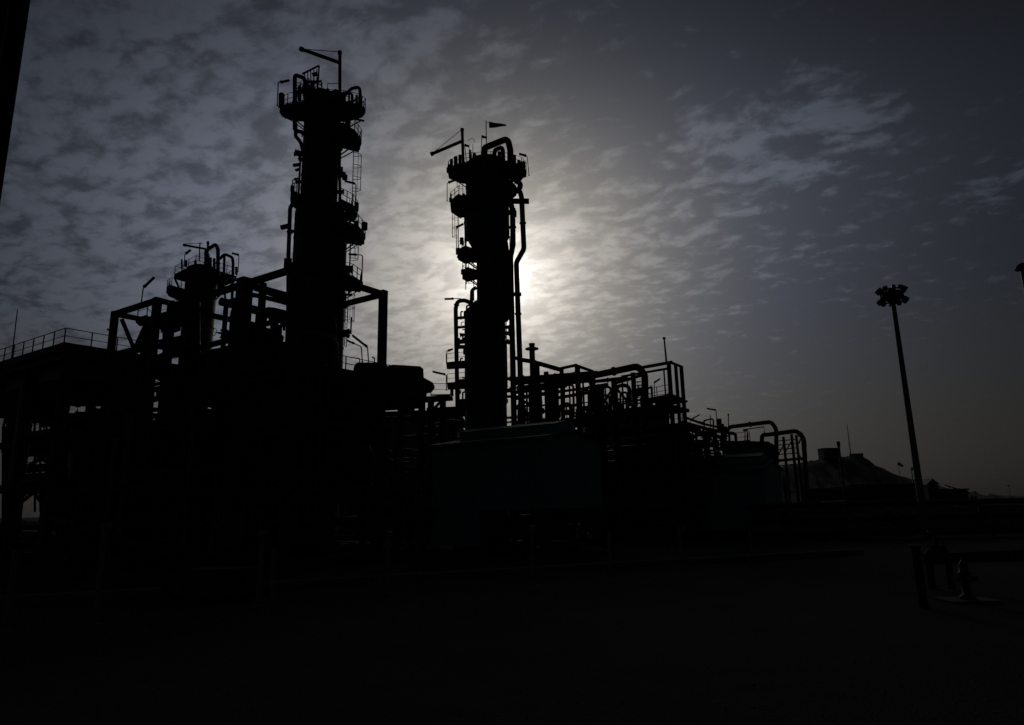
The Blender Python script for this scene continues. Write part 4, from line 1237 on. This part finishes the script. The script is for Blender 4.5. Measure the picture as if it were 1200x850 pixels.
MB().ring(pr, 7.2*mpp(pr), 0.08, Z, 24, 6).bar(pr-Vector((0.7, 0, 0)), pr+Vector((0.7, 0, 0)), 0.07).bar(pr-Vector((0, 0.7, 0)), pr+Vector((0, 0.7, 0)), 0.07).build('ring_collar', 'steel', vs1)
lr2 = thing('lightning_rod', 'thin lightning rod on the corner of the pipe rack right of the sun', 'lightning rod', at(781, 425, 73.5))
MB().cyl(at(781.2, 427, 73.5), at(778.2, 396.5, 73.5), 0.11, 0.08, 7).build('rod', 'steel', lr2)
MB().cyl(at(778.3, 397.5, 73.5), at(778.1, 395.5, 73.5), 0.17, n=8).build('tip', 'steel', lr2)
platform_light('tube light framed by the last bay of the pipe rack, below the lightning rod', (767.2, 466), (766.6, 449.5), (767.2, 448.2), (773.5, 443.8), 75)

# ---- low rack and pipe loops at the right end of the plant
oE = Vector((at(905, 560, 84).x, 84, 0))
RE = thing('pipe_rack', 'low tangled pipe rack between the braced rack and the tall pipe loops', 'pipe rack', oE)
px_pipe(RE, 'line_pipe', [(802, 489, 80), (824, 497, 84), (848, 502, 88)], 1.5)
px_pipe(RE, 'line_pipe', [(800, 495, 80), (830, 503, 86), (862, 509, 90)], 2.0)
px_pipe(RE, 'line_pipe', [(802, 502, 80), (850, 514, 88)], 2.6)
px_pipe(RE, 'line_pipe', [(815, 493.5, 82), (824, 495.5, 83), (826, 493, 83), (836, 490.5, 83), (836, 506, 83)], 0.9, bend=0.25)
px_pipe(RE, 'line_pipe', [(825, 504, 83), (825.5, 492, 83)], 0.8)
px_pipe(RE, 'line_pipe', [(832.6, 504, 83), (832.6, 487, 83)], 0.6)
for (x, y0, y1, w) in ((843, 491, 506, 4.2), (846, 497, 508, 4), (850, 500, 512, 3)):
    p = at(x, y0, 84); MB().chamfer(at(x, y1, 84), p, w*mpp(p), 0.03).build('instrument_cabinet', 'dark', RE)
MB().tube([at(853.7, 503, 85), at(853.5, 485.5, 85)], 0.06, 6).chamfer(at(853.5, 487, 85), at(853.5, 485, 85), 0.15, 0.02).build('vent_pole', 'steel', RE)
px_pipe(RE, 'arched_pipe', [(849, 520, 84), (849, 508, 84), (854.5, 507.5, 84), (855, 520, 84)], 1.3, bend=0.35)
px_pipe(RE, 'arched_pipe', [(856, 507, 84), (861.5, 508, 84), (862.8, 520, 84)], 1.5, bend=0.5)
for (x, y, Y, w) in ((806, 498, 81, 3), (815, 500, 82, 2.4), (824, 503, 83, 2.4), (836, 505, 84, 3), (846, 508, 85, 2.6)):
    pcol(RE, x, y, Y, w)
for y, x0, x1 in ((519, 800, 850), (530, 802, 845), (541, 800, 840)):
    pbeam(RE, x0, y-3, 80, x1, y+3, 86, 2.2)
Rn = random.Random(9)
for i in range(48):
    x = Rn.uniform(800, 850); y = Rn.uniform(506, 540); Y = Rn.uniform(80, 88); L_ = Rn.uniform(5, 16)
    px_pipe(RE, 'branch_pipe', [(x, y+L_, Y), (x, y, Y), (x+Rn.choice((-1, 1))*L_, y+1, Y)] if i % 2 else [(x-L_, y-1, Y), (x, y, Y), (x, y+L_, Y)], Rn.uniform(0.6, 1.4), bend=0.3)
for (x, y) in ((812, 512), (829, 514), (838, 520), (845, 526)): valve(RE, at(x, y, 82), EU, 0.2)
# exchanger body behind the shed roof, with railed top
drum(RE, at(852, 525, 86), at(900, 526, 86), 8.5*0.1, 'exchanger', 'clad', True, 1.0)
dE = MB().plate([at(860, 519, 86), at(880, 517, 85), at(884, 520, 88), at(862, 522, 89)], 0.25).build('deck', 'steel', RE)
railing(dE, [at(864, 518.5, 86), at(879, 517, 85)], 1.1)
fr_ = MB().tube([at(873, 518, 86), at(873, 503.5, 86), at(895.5, 500.3, 86), at(895.5, 509, 86)], 0.07, 6).tube([at(876, 518, 86), at(876, 507, 86)], 0.1, 6).bar(at(871, 504.5, 86), at(876, 504, 86), 0.25)
fr_.build('lifting_frame', 'steel', RE)
clutter(RE, oE, 2, 12, 0.5, 6, 0.3, 6.0, 40, 61, 0.1, 0.35)
for a in (0.3, 4, 8, 12):
    for b in (0.5, 6): column(RE, G(oE, a, b), 0.05, 6.2, 0.35, 'i', 'steel')
platform_light('tube light on a pole above the low tangled pipe rack', (840.4, 502), (839.2, 482), (838.2, 480.6), (828.3, 478.8), 84, th=1.8)
platform_light('slanting tube light where the low pipe rack leaves the tall one', (807, 499), (811, 491.6), (812, 490.4), (820, 486), 81, th=1.8)

def loop(label, pts, r, bend, fl):
    b = at(*pts[0]); e = at(*pts[-1])
    t = thing('pipe_loop', label, 'pipe', Vector((e.x, e.y, 0.06)), 'tall pipe loops at the right end of the plant')
    P = [at(*p) for p in pts]; P.append(Vector((e.x, e.y, 0.1)))
    rr = r*mpp(P[0])
    MB().pipe(P, rr, bend, 14, 8).build('pipe', 'pipe', t)
    for i in fl:
        d = P[i+1]-P[i]; MB().flange(P[i]+d*0.5, d, rr*0.95, rr*0.5).build('flange', 'dark', t)
    return t
loop('higher of the two tall pipe loops, ending left over the low rack', [(848, 512, 88), (855, 500.5, 87), (904, 494.5, 83), (909.5, 503, 83), (911, 580, 83)], 2.3, 0.9, (1, 3))
loop('outermost pipe loop, bending down at the plant\'s right edge', [(892.5, 536, 86), (893, 510, 86), (899, 509.6, 85.5), (934, 505, 82), (942, 514, 82), (946, 590, 82)], 2.5, 1.0, (0, 3, 4))
RS = thing('pipe_support', 'slim posts and rungs standing inside the outermost pipe loop', 'structure', Vector((at(925, 590, 83).x, 83, 0.06)))
for (x, y, w) in ((918, 512, 2.6), (927.5, 509, 2.8), (933, 510, 2.6)): pcol(RS, x, y, 83.5, w)
for i, y in enumerate((516, 521, 526, 532, 538, 545)): pbeam(RS, 911, y+1, 83.8, 934, y-1, 83.3, 1.1)
pbeam(RS, 905, 541, 83, 944, 537, 82.6, 2.8)
for (x0, y0, x1, y1) in ((911, 535, 918, 522), (920, 530, 927, 518), (934, 528, 940, 540)):
    a = at(x0, y0, 83.5); MB().bar(a, at(x1, y1, 83.5), 0.12).build('brace', 'steel', RS)
px_pipe(RS, 'branch_pipe', [(936, 520, 83), (939.5, 512, 83), (943, 560, 83)], 0.9)
MB().lathe(at(901, 527, 85), [(0.4, -2.2), (0.75, -1.8), (0.75, 0.4), (0.4, 0.7), (0.05, 0.75)], 16).build('separator_pot', 'clad', RS)

# ------------------------------------------------------------------ what closes the view behind
tk = ground_at(120, 104); kt_ = mpp(tk+Z*10)
TK = thing('storage_tank', 'dark cylindrical tank glimpsed behind the cooler structure at the left', 'tank', tk)
rt_ = 50*kt_; ht_ = zat(tk-Vector((0, rt_, 0)), 486)
MB().lathe(tk, [(rt_, 0.05), (rt_, ht_), (rt_*0.98, ht_+0.2), (rt_*0.5, ht_+0.9), (0.05, ht_+1.2)], 48).build('shell', 'tank', TK)
for i in range(5): MB().lathe(tk, [(rt_+0.003, 2.4*(i+1)), (rt_+0.06, 2.4*(i+1)), (rt_+0.06, 2.4*(i+1)+0.1), (rt_+0.003, 2.4*(i+1)+0.1)], 48, False).build('wind_girder', 'tank', TK)
def block(label, px0, px1, py, Y, depth, mat='conc'):
    p0, p1 = ground_at(px0, Y), ground_at(px1, Y)
    t = thing('process_building', label, 'building', (p0+p1)/2)
    h = zat((p0+p1)/2, py)
    n = max(4, int((p1-p0).length/3.2))
    back = Vector((0, depth, 0))
    MB().plate([p0+Z*h+Vector((0, 0.1, 0)), p1+Z*h+Vector((0, 0.1, 0)), p1+back+Z*h, p0+back+Z*h], h-0.05).build('core', mat, t)
    for i in range(n):
        for j in range(3):
            a, b = p0.lerp(p1, i/n), p0.lerp(p1, (i+1)/n)
            za_, zb_ = 0.1+(h-0.1)*j/3, (h-0.1)*(j+1)/3
            dv = (b-a).normalized()*0.02
            MB().plate([a+dv+Z*zb_, b-dv+Z*zb_, b-dv+Vector((0, 0.094, zb_)), a+dv+Vector((0, 0.094, zb_))], zb_-za_-0.04).build('wall_panel', mat, t)
    MB().plate([p0+Vector((-0.3, -0.3, h+0.35)), p1+Vector((0.3, -0.3, h+0.35)), p1+back+Vector((0.3, 0.3, h+0.35)), p0+back+Vector((-0.3, 0.3, h+0.35))], 0.34).build('roof_slab', mat, t)
    for i in range(4):
        a = p0.lerp(p1, 0.15+0.22*i); MB().plate([a+Vector((0, -0.04, 4.0)), a+Vector((2.2, -0.04, 4.0)), a+Vector((2.2, -0.003, 4.0)), a+Vector((0, -0.003, 4.0))], 3.2).build('louvre', 'dark', t)
    return t
block('panelled process building behind the main frame, left of the sunlit column', 222, 536, 487, 98, 12)
block('low panelled building showing under the teal shed, behind the sunlit column', 530, 700, 566, 112, 9)
block('low panelled building behind the pipe rack right of the sunlit column', 690, 792, 485, 108, 10)

# ------------------------------------------------------------------ floodlight masts
def mast(label, px, py, Y, base_px, n, lean=0, head=15.5, name='floodlight_mast'):
    top = at(px, py, Y); k = mpp(top)
    b = Vector((top.x, top.y, 0.0))
    t = thing(name, label, 'light mast', b, 'floodlight masts')
    s = MB(); H_ = top.z; m_ = 12
    prof = [(base_px*0.5*k, 0.1), (base_px*0.42*k, H_*0.33), (base_px*0.36*k, H_*0.66), (base_px*0.29*k, H_+0.5)]
    s.lathe(b, prof, m_, True)
    s.build('mast', 'galv', t)
    MB().lathe(b, [(base_px*0.9*k, 0.02), (base_px*0.9*k, 0.12), (base_px*0.6*k, 0.14), (base_px*0.52*k, 0.5)], 16).build('base_plate', 'conc', t)
    R = head*k
    hd = MB().ring(top+Z*0.5, R*0.92, 0.07, Z, 28, 6).ring(top-Z*0.35, R*0.92, 0.07, Z, 28, 6)
    hd.lathe(top, [(0.3, -0.75), (0.45, -0.45), (R*0.78, -0.22), (R*0.82, -0.1), (R*0.82, 0.3), (R*0.78, 0.38), (0.4, 0.5), (0.25, 0.7)], 22)
    for j in range(6):
        a = j*math.pi/3; d = Vector((math.cos(a), math.sin(a), 0))
        hd.bar(top+d*R*0.92-Z*0.4, top+d*R*0.92+Z*0.52, 0.09)
    hd.build('head_frame', 'dark', t)
    for tier, zz in ((0, 0.6), (1, -0.42)):
        for j in range(n):
            a = 2*math.pi*j/n; d = Vector((math.cos(a), math.sin(a), 0)); sd = Vector((-d.y, d.x, 0))
            c = top+d*R*0.95+Z*zz
            f = MB(); dn = (d*0.8-Z*0.6).normalized(); up_ = sd.cross(dn).normalized()
            f.sect(c-dn*0.16, c+dn*0.22, [(-0.15, -0.19), (0.15, -0.19), (0.19, 0.0), (0.15, 0.19), (-0.15, 0.19), (-0.19, 0.0)], up=up_)
            f.bar(c-dn*0.1, top+d*R*0.9+Z*(0.5 if tier == 0 else -0.35), 0.07)
            fo = f.build('floodlight', 'lamp', t)
            MB().sect(c+dn*0.223, c+dn*0.24, [(-0.14, -0.16), (0.14, -0.16), (0.14, 0.16), (-0.14, 0.16)], up=up_).build('glass', 'lens', fo)
    return t
mast('tall floodlight mast with a ring of lamps, right of the plant', 1045.5, 347.5, 65, 8.4, 10, 0, 14.6)
# vent pole cut by the right picture edge
ve = at(1199, 314, 60)
VE = thing('vent_pole', 'tall pole with a mushroom cap at the right picture edge', 'pole', Vector((ve.x, ve.y, 0)))
kv = mpp(ve)
MB().lathe(Vector((ve.x, ve.y, 0)), [(5.0*kv, 0.05), (4.2*kv, ve.z*0.5), (3.6*kv, ve.z)], 16).build('pole', 'galv', VE)
MB().lathe(ve, [(3*kv, -0.1), (8.6*kv, -0.15), (8.4*kv, 0.0), (5.5*kv, 0.3), (2*kv, 0.42), (0.02, 0.45)], 20).build('cap', 'dark', VE)
# steel column close to the camera at the left edge
ne = at(18, 120, 9.2)
NC = thing('steel_column', 'black steel column close by, cut off by the left picture edge', 'column', Vector((ne.x-0.25, 9.0, 0)))
cx_ = ne.x-0.20
MB().sect(Vector((cx_, 9, 0.02)), Vector((cx_, 9, 12.5)), [(-0.2, -0.2), (0.2, -0.2), (0.2, -0.175), (0.012, -0.175), (0.012, 0.175), (0.2, 0.175), (0.2, 0.2), (-0.2, 0.2), (-0.2, 0.175), (-0.012, 0.175), (-0.012, -0.175), (-0.2, -0.175)], up=Vector((0, 1, 0))).build('shaft', 'dark', NC)
MB().bar(Vector((cx_, 9, 0.0)), Vector((cx_, 9, 0.04)), 0.7).build('base_plate', 'dark', NC)
for i in range(4):
    MB().cyl(Vector((cx_+(-1)**i*0.27, 9+(-1)**(i//2)*0.27, 0.02)), Vector((cx_+(-1)**i*0.27, 9+(-1)**(i//2)*0.27, 0.12)), 0.03, n=8).build('bolt', 'galv', NC)

# ------------------------------------------------------------------ far right: hill top, distant sheds, pipeway
def far_box(name, label, cat, px0, px1, py0, py1, Y, depth, mat, gable=0.0, parts=True):
    a, b = at(px0, py1, Y), at(px1, py1, Y); h = at(px0, py0, Y).z-a.z
    base = a.z-0.5 if name == 'hilltop_building' else -0.1
    t = thing(name, label, cat, Vector(((a.x+b.x)/2, a.y, base)))
    dep = Vector((0, depth, 0))
    a0, b0 = Vector((a.x, a.y, base)), Vector((b.x, b.y, base)); hh = a.z+h-base
    MB().plate([a0+Z*hh, b0+Z*hh, b0+dep+Z*hh, a0+dep+Z*hh], hh).build('wall', mat, t)
    if gable:
        m = (a0+b0)/2
        MB().add([a0+Z*(hh+0.02)-Vector((0.3, 0.3, 0)), b0+Z*(hh+0.02)+Vector((0.3, -0.3, 0)), m+Z*(hh+gable)-Vector((0, 0.3, 0)),
                  a0+dep+Z*(hh+0.02)+Vector((-0.3, 0.3, 0)), b0+dep+Z*(hh+0.02)+Vector((0.3, 0.3, 0)), m+dep+Z*(hh+gable)+Vector((0, 0.3, 0))],
                 [(0, 1, 2), (5, 4, 3), (0, 2, 5, 3), (1, 4, 5, 2), (0, 3, 4, 1)]).build('roof', 'roofm', t)
    else:
        o_ = (b0-a0).length*0.04
        MB().plate([a0+Vector((-o_, -o_, hh+0.4)), b0+Vector((o_, -o_, hh+0.4)), b0+dep+Vector((o_, o_, hh+0.4)), a0+dep+Vector((-o_, o_, hh+0.4))], 0.38).build('roof', 'conc', t)
    for i in range(3 if name == 'hilltop_building' else 0):
        c = a0.lerp(b0, 0.2+0.28*i)+Z*(hh*0.4)
        w = (b0-a0).length*0.08
        MB().plate([c+Vector((0, -0.05, hh*0.3)), c+Vector((w, -0.05, hh*0.3)), c+Vector((w, -0.004, hh*0.3)), c+Vector((0, -0.004, hh*0.3))], hh*0.3).build('window', 'dark', t)
    return t
far_box('hilltop_building', 'boxy building on top of the bare hill', 'building', 966, 986, 525.5, 537, 940, 18, 'conc')
far_box('hilltop_building', 'low flat building right of the mast on the hill\'s crest', 'building', 1000.5, 1012, 532, 535.5, 940, 12, 'conc')
hm = thing('radio_mast', 'hair-thin mast on the hill\'s crest', 'mast', at(997.5, 536, 940))
MB().cyl(at(997.5, 537, 940), at(992.6, 497.5, 940), 0.75, 0.3, 6).build('mast', 'steel', hm)
for s in (-1, 1): MB().tube([at(995, 512, 940), at(997.5+s*5, 535.5, 940)], 0.06, 4).build('guy_wire', 'steel', hm)
fs_ = thing('vent_stack', 'slim stack with a wide head standing before the hill', 'stack', Vector((at(982.5, 575, 150).x, 150, 0)))
pf_ = at(982.2, 517.5, 150); kf = mpp(pf_)
MB().lathe(Vector((pf_.x, pf_.y, 0)), [(1.4*kf, 0.05), (1.0*kf, pf_.z-1.2)], 12).build('stack', 'steel', fs_)
MB().lathe(Vector((pf_.x, pf_.y, pf_.z-1.25)), [(1.0*kf, 0), (1.9*kf, 0.35), (2.1*kf, 1.2), (1.6*kf, 1.25)], 14).build('head', 'dark', fs_)
w2 = thing('windsock', 'small distant windsock hanging in front of the hill\'s right slope', 'windsock', Vector((at(1052, 560, 180).x, 180, 0)))
pw = at(1052.4, 542.5, 180)
MB().tube([Vector((pw.x, pw.y, 0)), pw], 0.05, 5).build('pole', 'galv', w2)
a, b = at(1052.4, 543.2, 180), at(1058.2, 546.6, 180)
MB().cyl(a, b, 0.42, 0.22, 10).build('sleeve', 'sock', w2)
lp = thing('street_lamp', 'small distant lamp post just left of the floodlight mast\'s foot', 'lamp', Vector((at(1068.3, 566, 200).x, 200, 0)))
pq = at(1068, 551, 200)
MB().tube([Vector((pq.x, pq.y, 0)), pq, pq+Vector((0.6, 0, 0.3))], 0.16, 6).build('pole', 'galv', lp)
MB().chamfer(pq+Vector((0.1, 0, 0)), pq+Vector((0.3, 0, 0.7)), 0.55, 0.05).build('lamp_housing', 'lamp', lp)
lp2 = thing('street_lamp', 'faint distant lamp post at the far right horizon', 'lamp', Vector((at(1182.5, 580, 420).x, 420, 0)))
pq = at(1182, 570, 420)
MB().tube([Vector((pq.x, pq.y, 0)), pq], 0.12, 5).build('pole', 'galv', lp2)
MB().chamfer(pq, pq+Z*0.5, 1.3, 0.1).build('lamp_housing', 'lamp', lp2)
far_box('gabled_hut', 'gabled hut right of the floodlight mast, below the hill', 'hut', 1089, 1102, 568, 585, 190, 6, 'roofm', 1.5)
far_box('low_shed', 'low flat-roofed shed at the foot of the hill, left of the mast', 'shed', 998, 1076, 570, 594, 170, 10, 'roofm')
far_box('low_shed', 'lower dark shed between the slim stack and the plant\'s edge', 'shed', 944, 1004, 575, 594, 160, 10, 'roofm')
far_box('low_shed', 'long low shed right of the gabled hut', 'shed', 1102, 1136, 575, 588, 200, 9, 'tank')
cv = thing('sloping_conveyor', 'thin pipe bridge sloping down right from the gabled hut', 'pipe bridge', at(1108, 574, 185))
MB().bar(at(1107, 568.5, 185), at(1137, 578, 185), 0.25).build('girder', 'steel', cv)
for x, y in ((1112, 570), (1122, 573.4), (1132, 576.6)):
    p = at(x, y, 185); MB().bar(p, Vector((p.x, p.y, 0)), 0.15).build('leg', 'steel', cv)
gf = thing('gate_frame', 'small open gate frame on the right horizon', 'gate', Vector((at(1141, 585, 150).x, 150, 0)))
for x in (1138.5, 1143.5): p = at(x, 582, 150); MB().bar(p, Vector((p.x, p.y, 0)), 0.25).build('post', 'steel', gf)
MB().bar(at(1137, 583.5, 150), at(1144.5, 583.2, 150), 0.25).build('lintel', 'steel', gf)
MB().bar(at(1139.5, 583, 150), at(1139.3, 579.5, 150), 0.12).build('spike', 'steel', gf)

# low pipeway across the right background
PW = thing('pipeway', 'low pipeway of long parallel pipes crossing the right background', 'pipe rack', Vector((28, 70, 0)))
for i, (Y, z, r) in enumerate(((66, 2.9, 0.22), (67, 2.9, 0.16), (68, 2.9, 0.28), (66.3, 1.7, 0.2), (67.6, 1.7, 0.3), (64.8, 0.75, 0.25), (63.6, 0.75, 0.18))):
    MB().tube([(20.5, Y-1.2, z), (44, Y, z), (75, Y+2.5, z)], r, 10).build('line_pipe', ('pipe', 'galv', 'tank')[i % 3], PW)
for i in range(9):
    x = 22+i*6.2
    for dy in (-1.0, 3.2):
        MB().ibeam((x, 65.2+dy+(x-44)*0.06, 0.02), (x, 65.2+dy+(x-44)*0.06, 2.62), 0.22, 0.25).build('column', 'conc', PW)
    MB().bar((x, 63.8+(x-44)*0.06, 2.55), (x, 68.8+(x-44)*0.06, 2.55), 0.25, 0.18).build('beam', 'conc', PW)
    MB().bar((x, 64+(x-44)*0.06, 1.38), (x, 68.6+(x-44)*0.06, 1.38), 0.2, 0.18).build('beam', 'conc', PW)
for i in range(5):
    x = 24+i*9; valve(PW, (x, 67.6+(x-44)*0.06, 1.7), Vector((1, 0.05, 0)), 0.28)
EX = thing('heat_exchanger', 'pale horizontal exchanger on saddles just right of the plant', 'exchanger', Vector((at(968, 600, 72).x, 72, 0)))
drum(EX, at(958, 597, 72), at(990, 595.5, 74), 0.75, 'shell', 'galv', True, 1.2)
MB().cyl(at(956, 597, 72), at(958, 597, 72), 0.9, n=18).build('flange', 'galv', EX)

BW = thing('backing_wall', 'long low wall added to darken the gaps behind the pipeway at the right', 'wall', Vector((40, 74, 0)))  # added wall, hides the brighter ground between the pipes so the gaps stay dark
for i in range(14):
    x0_, x1_ = 23+i*4.5, 23+(i+1)*4.5-0.02
    MB().plate([(x0_, 73+i*0.2, 2.55+random.uniform(-0.02, 0.02)), (x1_, 73+i*0.2, 2.55), (x1_, 73.3+i*0.2, 2.55), (x0_, 73.3+i*0.2, 2.55)], 2.6).build('wall_panel', 'conc', BW)

# kerb-like concrete pipe trench wall behind the hydrant
tw = thing('trench_wall', 'low concrete trench wall running behind the hydrant at the right', 'wall', atz(1110, 656, 0))
p0_, p1_ = atz(1085, 660, 0.0), atz(1290, 650, 0.0)
for i in range(8):
    a, b = p0_.lerp(p1_, i/8), p0_.lerp(p1_, (i+1)/8)
    d = (b-a).normalized()*0.01
    MB().sect(a+d+Z*0.2, b-d+Z*0.2, [(-0.15, -0.25), (0.15, -0.25), (0.15, 0.22), (0.12, 0.25), (-0.12, 0.25), (-0.15, 0.22)]).build('wall_block', 'paving', tw)

# ------------------------------------------------------------------ foreground
def marker_post(label, px, y0, y1, arm=True):
    b = atz(px, y1, 0.0); zt_ = zat(b, y0)
    t = thing('marker_post', label, 'post', b, 'pale posts along the plot edge')
    MB().chamfer(b+Z*0.02, b+Z*zt_, 0.13, 0.02).build('shaft', 'post', t)
    MB().bar(b-Z*0.1, b+Z*0.05, 0.34).build('footing', 'conc', t)
    if arm:
        MB().chamfer(b+Z*(zt_-0.02)+Vector((0.04, -0.02, 0)), b+Z*(zt_+0.16)+Vector((0.04, -0.02, 0)), 0.26, 0.03).build('cap', 'post', t)
    return t
for lab, px, y0, y1, arm in (
        ('tallest pale post, in front of the cooler structure at the left', 111, 619, 733, True),
        ('pale post hugging the left picture edge', 6, 645, 742, False),
        ('pale post with a square cap in front of the main frame', 303, 628, 711, True),
        ('shorter pale post just right of the capped one', 318, 641, 706, False),
        ('pale post below the lifting frame, left of the teal shed', 454, 628, 697, True),
        ('pale post in front of the teal shed', 625, 621, 692, True),
        ('pale post right of the teal shed\'s gable', 716, 624, 682, False),
        ('pale post in front of the smaller gabled shed', 882, 618, 660, False),
        ('pale post between the two sheds', 799, 616, 668, False)):
    marker_post(lab, px, y0, y1, arm)

hy = atz(1135, 706, 0)
FH = thing('fire_hydrant', 'squat hydrant with side outlets on a concrete pad at the lower right', 'hydrant', hy)
hh = zat(hy, 656)
MB().lathe(hy, [(0.2, 0.1), (0.22, 0.14), (0.22, 0.2), (0.13, 0.24), (0.13, hh*0.62), (0.19, hh*0.64), (0.19, hh*0.7), (0.14, hh*0.72), (0.13, hh*0.86), (0.09, hh*0.94), (0.03, hh)], 18).build('barrel', 'red', FH)
for a in (0, 180, 270):
    d = Vector((math.cos(math.radians(a)), math.sin(math.radians(a)), 0))
    o = MB().cyl(hy+d*0.1+Z*hh*0.55, hy+d*0.3+Z*hh*0.55, 0.075, n=12).build('outlet', 'red', FH)
    MB().cyl(hy+d*0.3+Z*hh*0.55, hy+d*0.36+Z*hh*0.55, 0.095, n=8).build('cap', 'galv', o)
MB().bar(hy+Z*hh, hy+Z*(hh+0.08), 0.07).build('spindle', 'galv', FH)
MB().plate([hy+Vector((-0.8, -0.55, 0.1)), hy+Vector((0.75, -0.55, 0.1)), hy+Vector((0.75, 0.6, 0.1)), hy+Vector((-0.8, 0.6, 0.1))], 0.2).build('pad', 'fire', FH)
vp = atz(1106, 690, 0)
VP = thing('valve_station', 'dark valve station with a bent pipe and handwheel left of the hydrant', 'valve', vp)
zv = zat(vp, 645)
MB().pipe([vp+Vector((-0.35, 0.1, 0)), vp+Vector((-0.35, 0.1, zv)), vp+Vector((0.3, 0.0, zv)), vp+Vector((0.3, 0.0, 0))], 0.13, 0.3, 12).build('pipe', 'dark', VP)
valve(VP, vp+Vector((-0.02, 0.05, zv)), Vector((1, -0.1, 0)), 0.14)
dp = atz(1083, 714, 0)
DP = thing('dark_post', 'dark steel post standing left of the valve station', 'post', dp)
zd_ = zat(dp, 640)
MB().ibeam(dp+Z*0.02, dp+Z*zd_, 0.22, 0.24).build('shaft', 'dark', DP)
MB().bar(dp+Z*zd_, dp+Z*(zd_+0.03), 0.34).build('cap_plate', 'dark', DP)
# generator skid at lower left
gq = atz(287, 704, 0); gl = atz(208, 707, 0)
GS = thing('generator_skid', 'teal boxy generator set on a skid at the lower left', 'generator', (gq+gl)/2)
zg = zat(gq, 666)
dv = Vector((0.3, 1.3, 0))
MB().plate([gl+Z*zg, gq+Z*zg, gq+dv+Z*zg, gl+dv+Z*zg], zg-0.25).build('canopy', 'roofm', GS)
for s in (0.04, 0.96):
    MB().ibeam(gl.lerp(gq, 0)-Vector((0.2, 0, 0))+dv*s+Z*0.13, gq+Vector((0.2, 0, 0))+dv*s+Z*0.13, 0.14, 0.22).build('skid_rail', 'dark', GS)
nrm = Vector(((gq-gl).y, -(gq-gl).x, 0)).normalized()
for i in range(3):
    c0_, c1_ = gl.lerp(gq, 0.06+0.31*i), gl.lerp(gq, 0.06+0.31*i+0.27)
    do = MB().plate([c0_+nrm*0.03+Z*(zg-0.12), c1_+nrm*0.03+Z*(zg-0.12), c1_+nrm*0.003+Z*(zg-0.12), c0_+nrm*0.003+Z*(zg-0.12)], zg-0.5).build('door', 'roofm', GS)
    MB().bar(c1_+nrm*0.05-(gq-gl).normalized()*0.08+Z*(zg*0.5), c1_+nrm*0.05-(gq-gl).normalized()*0.08+Z*(zg*0.5+0.14), 0.03).build('handle', 'dark', do)
ex = gl.lerp(gq, 0.85)+dv*0.5
MB().pipe([ex+Z*zg, ex+Z*(zg+0.35), ex+Z*(zg+0.42)+Vector((0.3, 0, 0))], 0.05, 0.1, 8).build('exhaust', 'dark', GS)
dr = atz(196, 700, 0)
OD = thing('oil_drum', 'dark oil drum standing left of the teal generator', 'drum', dr)
o = MB().lathe(dr, [(0.28, 0.02), (0.29, 0.05), (0.28, 0.08), (0.28, 0.3), (0.295, 0.32), (0.28, 0.34), (0.28, 0.58), (0.295, 0.6), (0.28, 0.62), (0.28, 0.86), (0.29, 0.88), (0.27, 0.86)], 22).build('body', 'dark', OD)
MB().cyl(dr+Vector((0.15, 0, 0.86)), dr+Vector((0.15, 0, 0.89)), 0.04, n=8).build('bung', 'galv', o)

# loose stones on the gravel, too many to count
st_ = MB(); Rs = random.Random(3)
for i in range(900):
    Y = 5+40*Rs.random()**1.6; x = (Rs.random()-0.5)*Y*1.7
    r = Rs.uniform(0.01, 0.035); c = Vector((x, Y, r*0.3))
    vs = [c+Vector((Rs.uniform(0.6, 1.2)*r*dx, Rs.uniform(0.6, 1.2)*r*dy, Rs.uniform(0.5, 0.9)*r*dz)) for dx, dy, dz in ((1, 0, 0), (0, 1, 0), (-1, 0, 0), (0, -1, 0), (0, 0, 1), (0, 0, -1))]
    st_.add(vs, [(0, 1, 4), (1, 2, 4), (2, 3, 4), (3, 0, 4), (1, 0, 5), (2, 1, 5), (3, 2, 5), (0, 3, 5)])
so = st_.build('loose_stones', 'gravel')
so['kind'] = 'stuff'; so['label'] = 'loose stones scattered over the dark gravel ground'; so['category'] = 'stones'
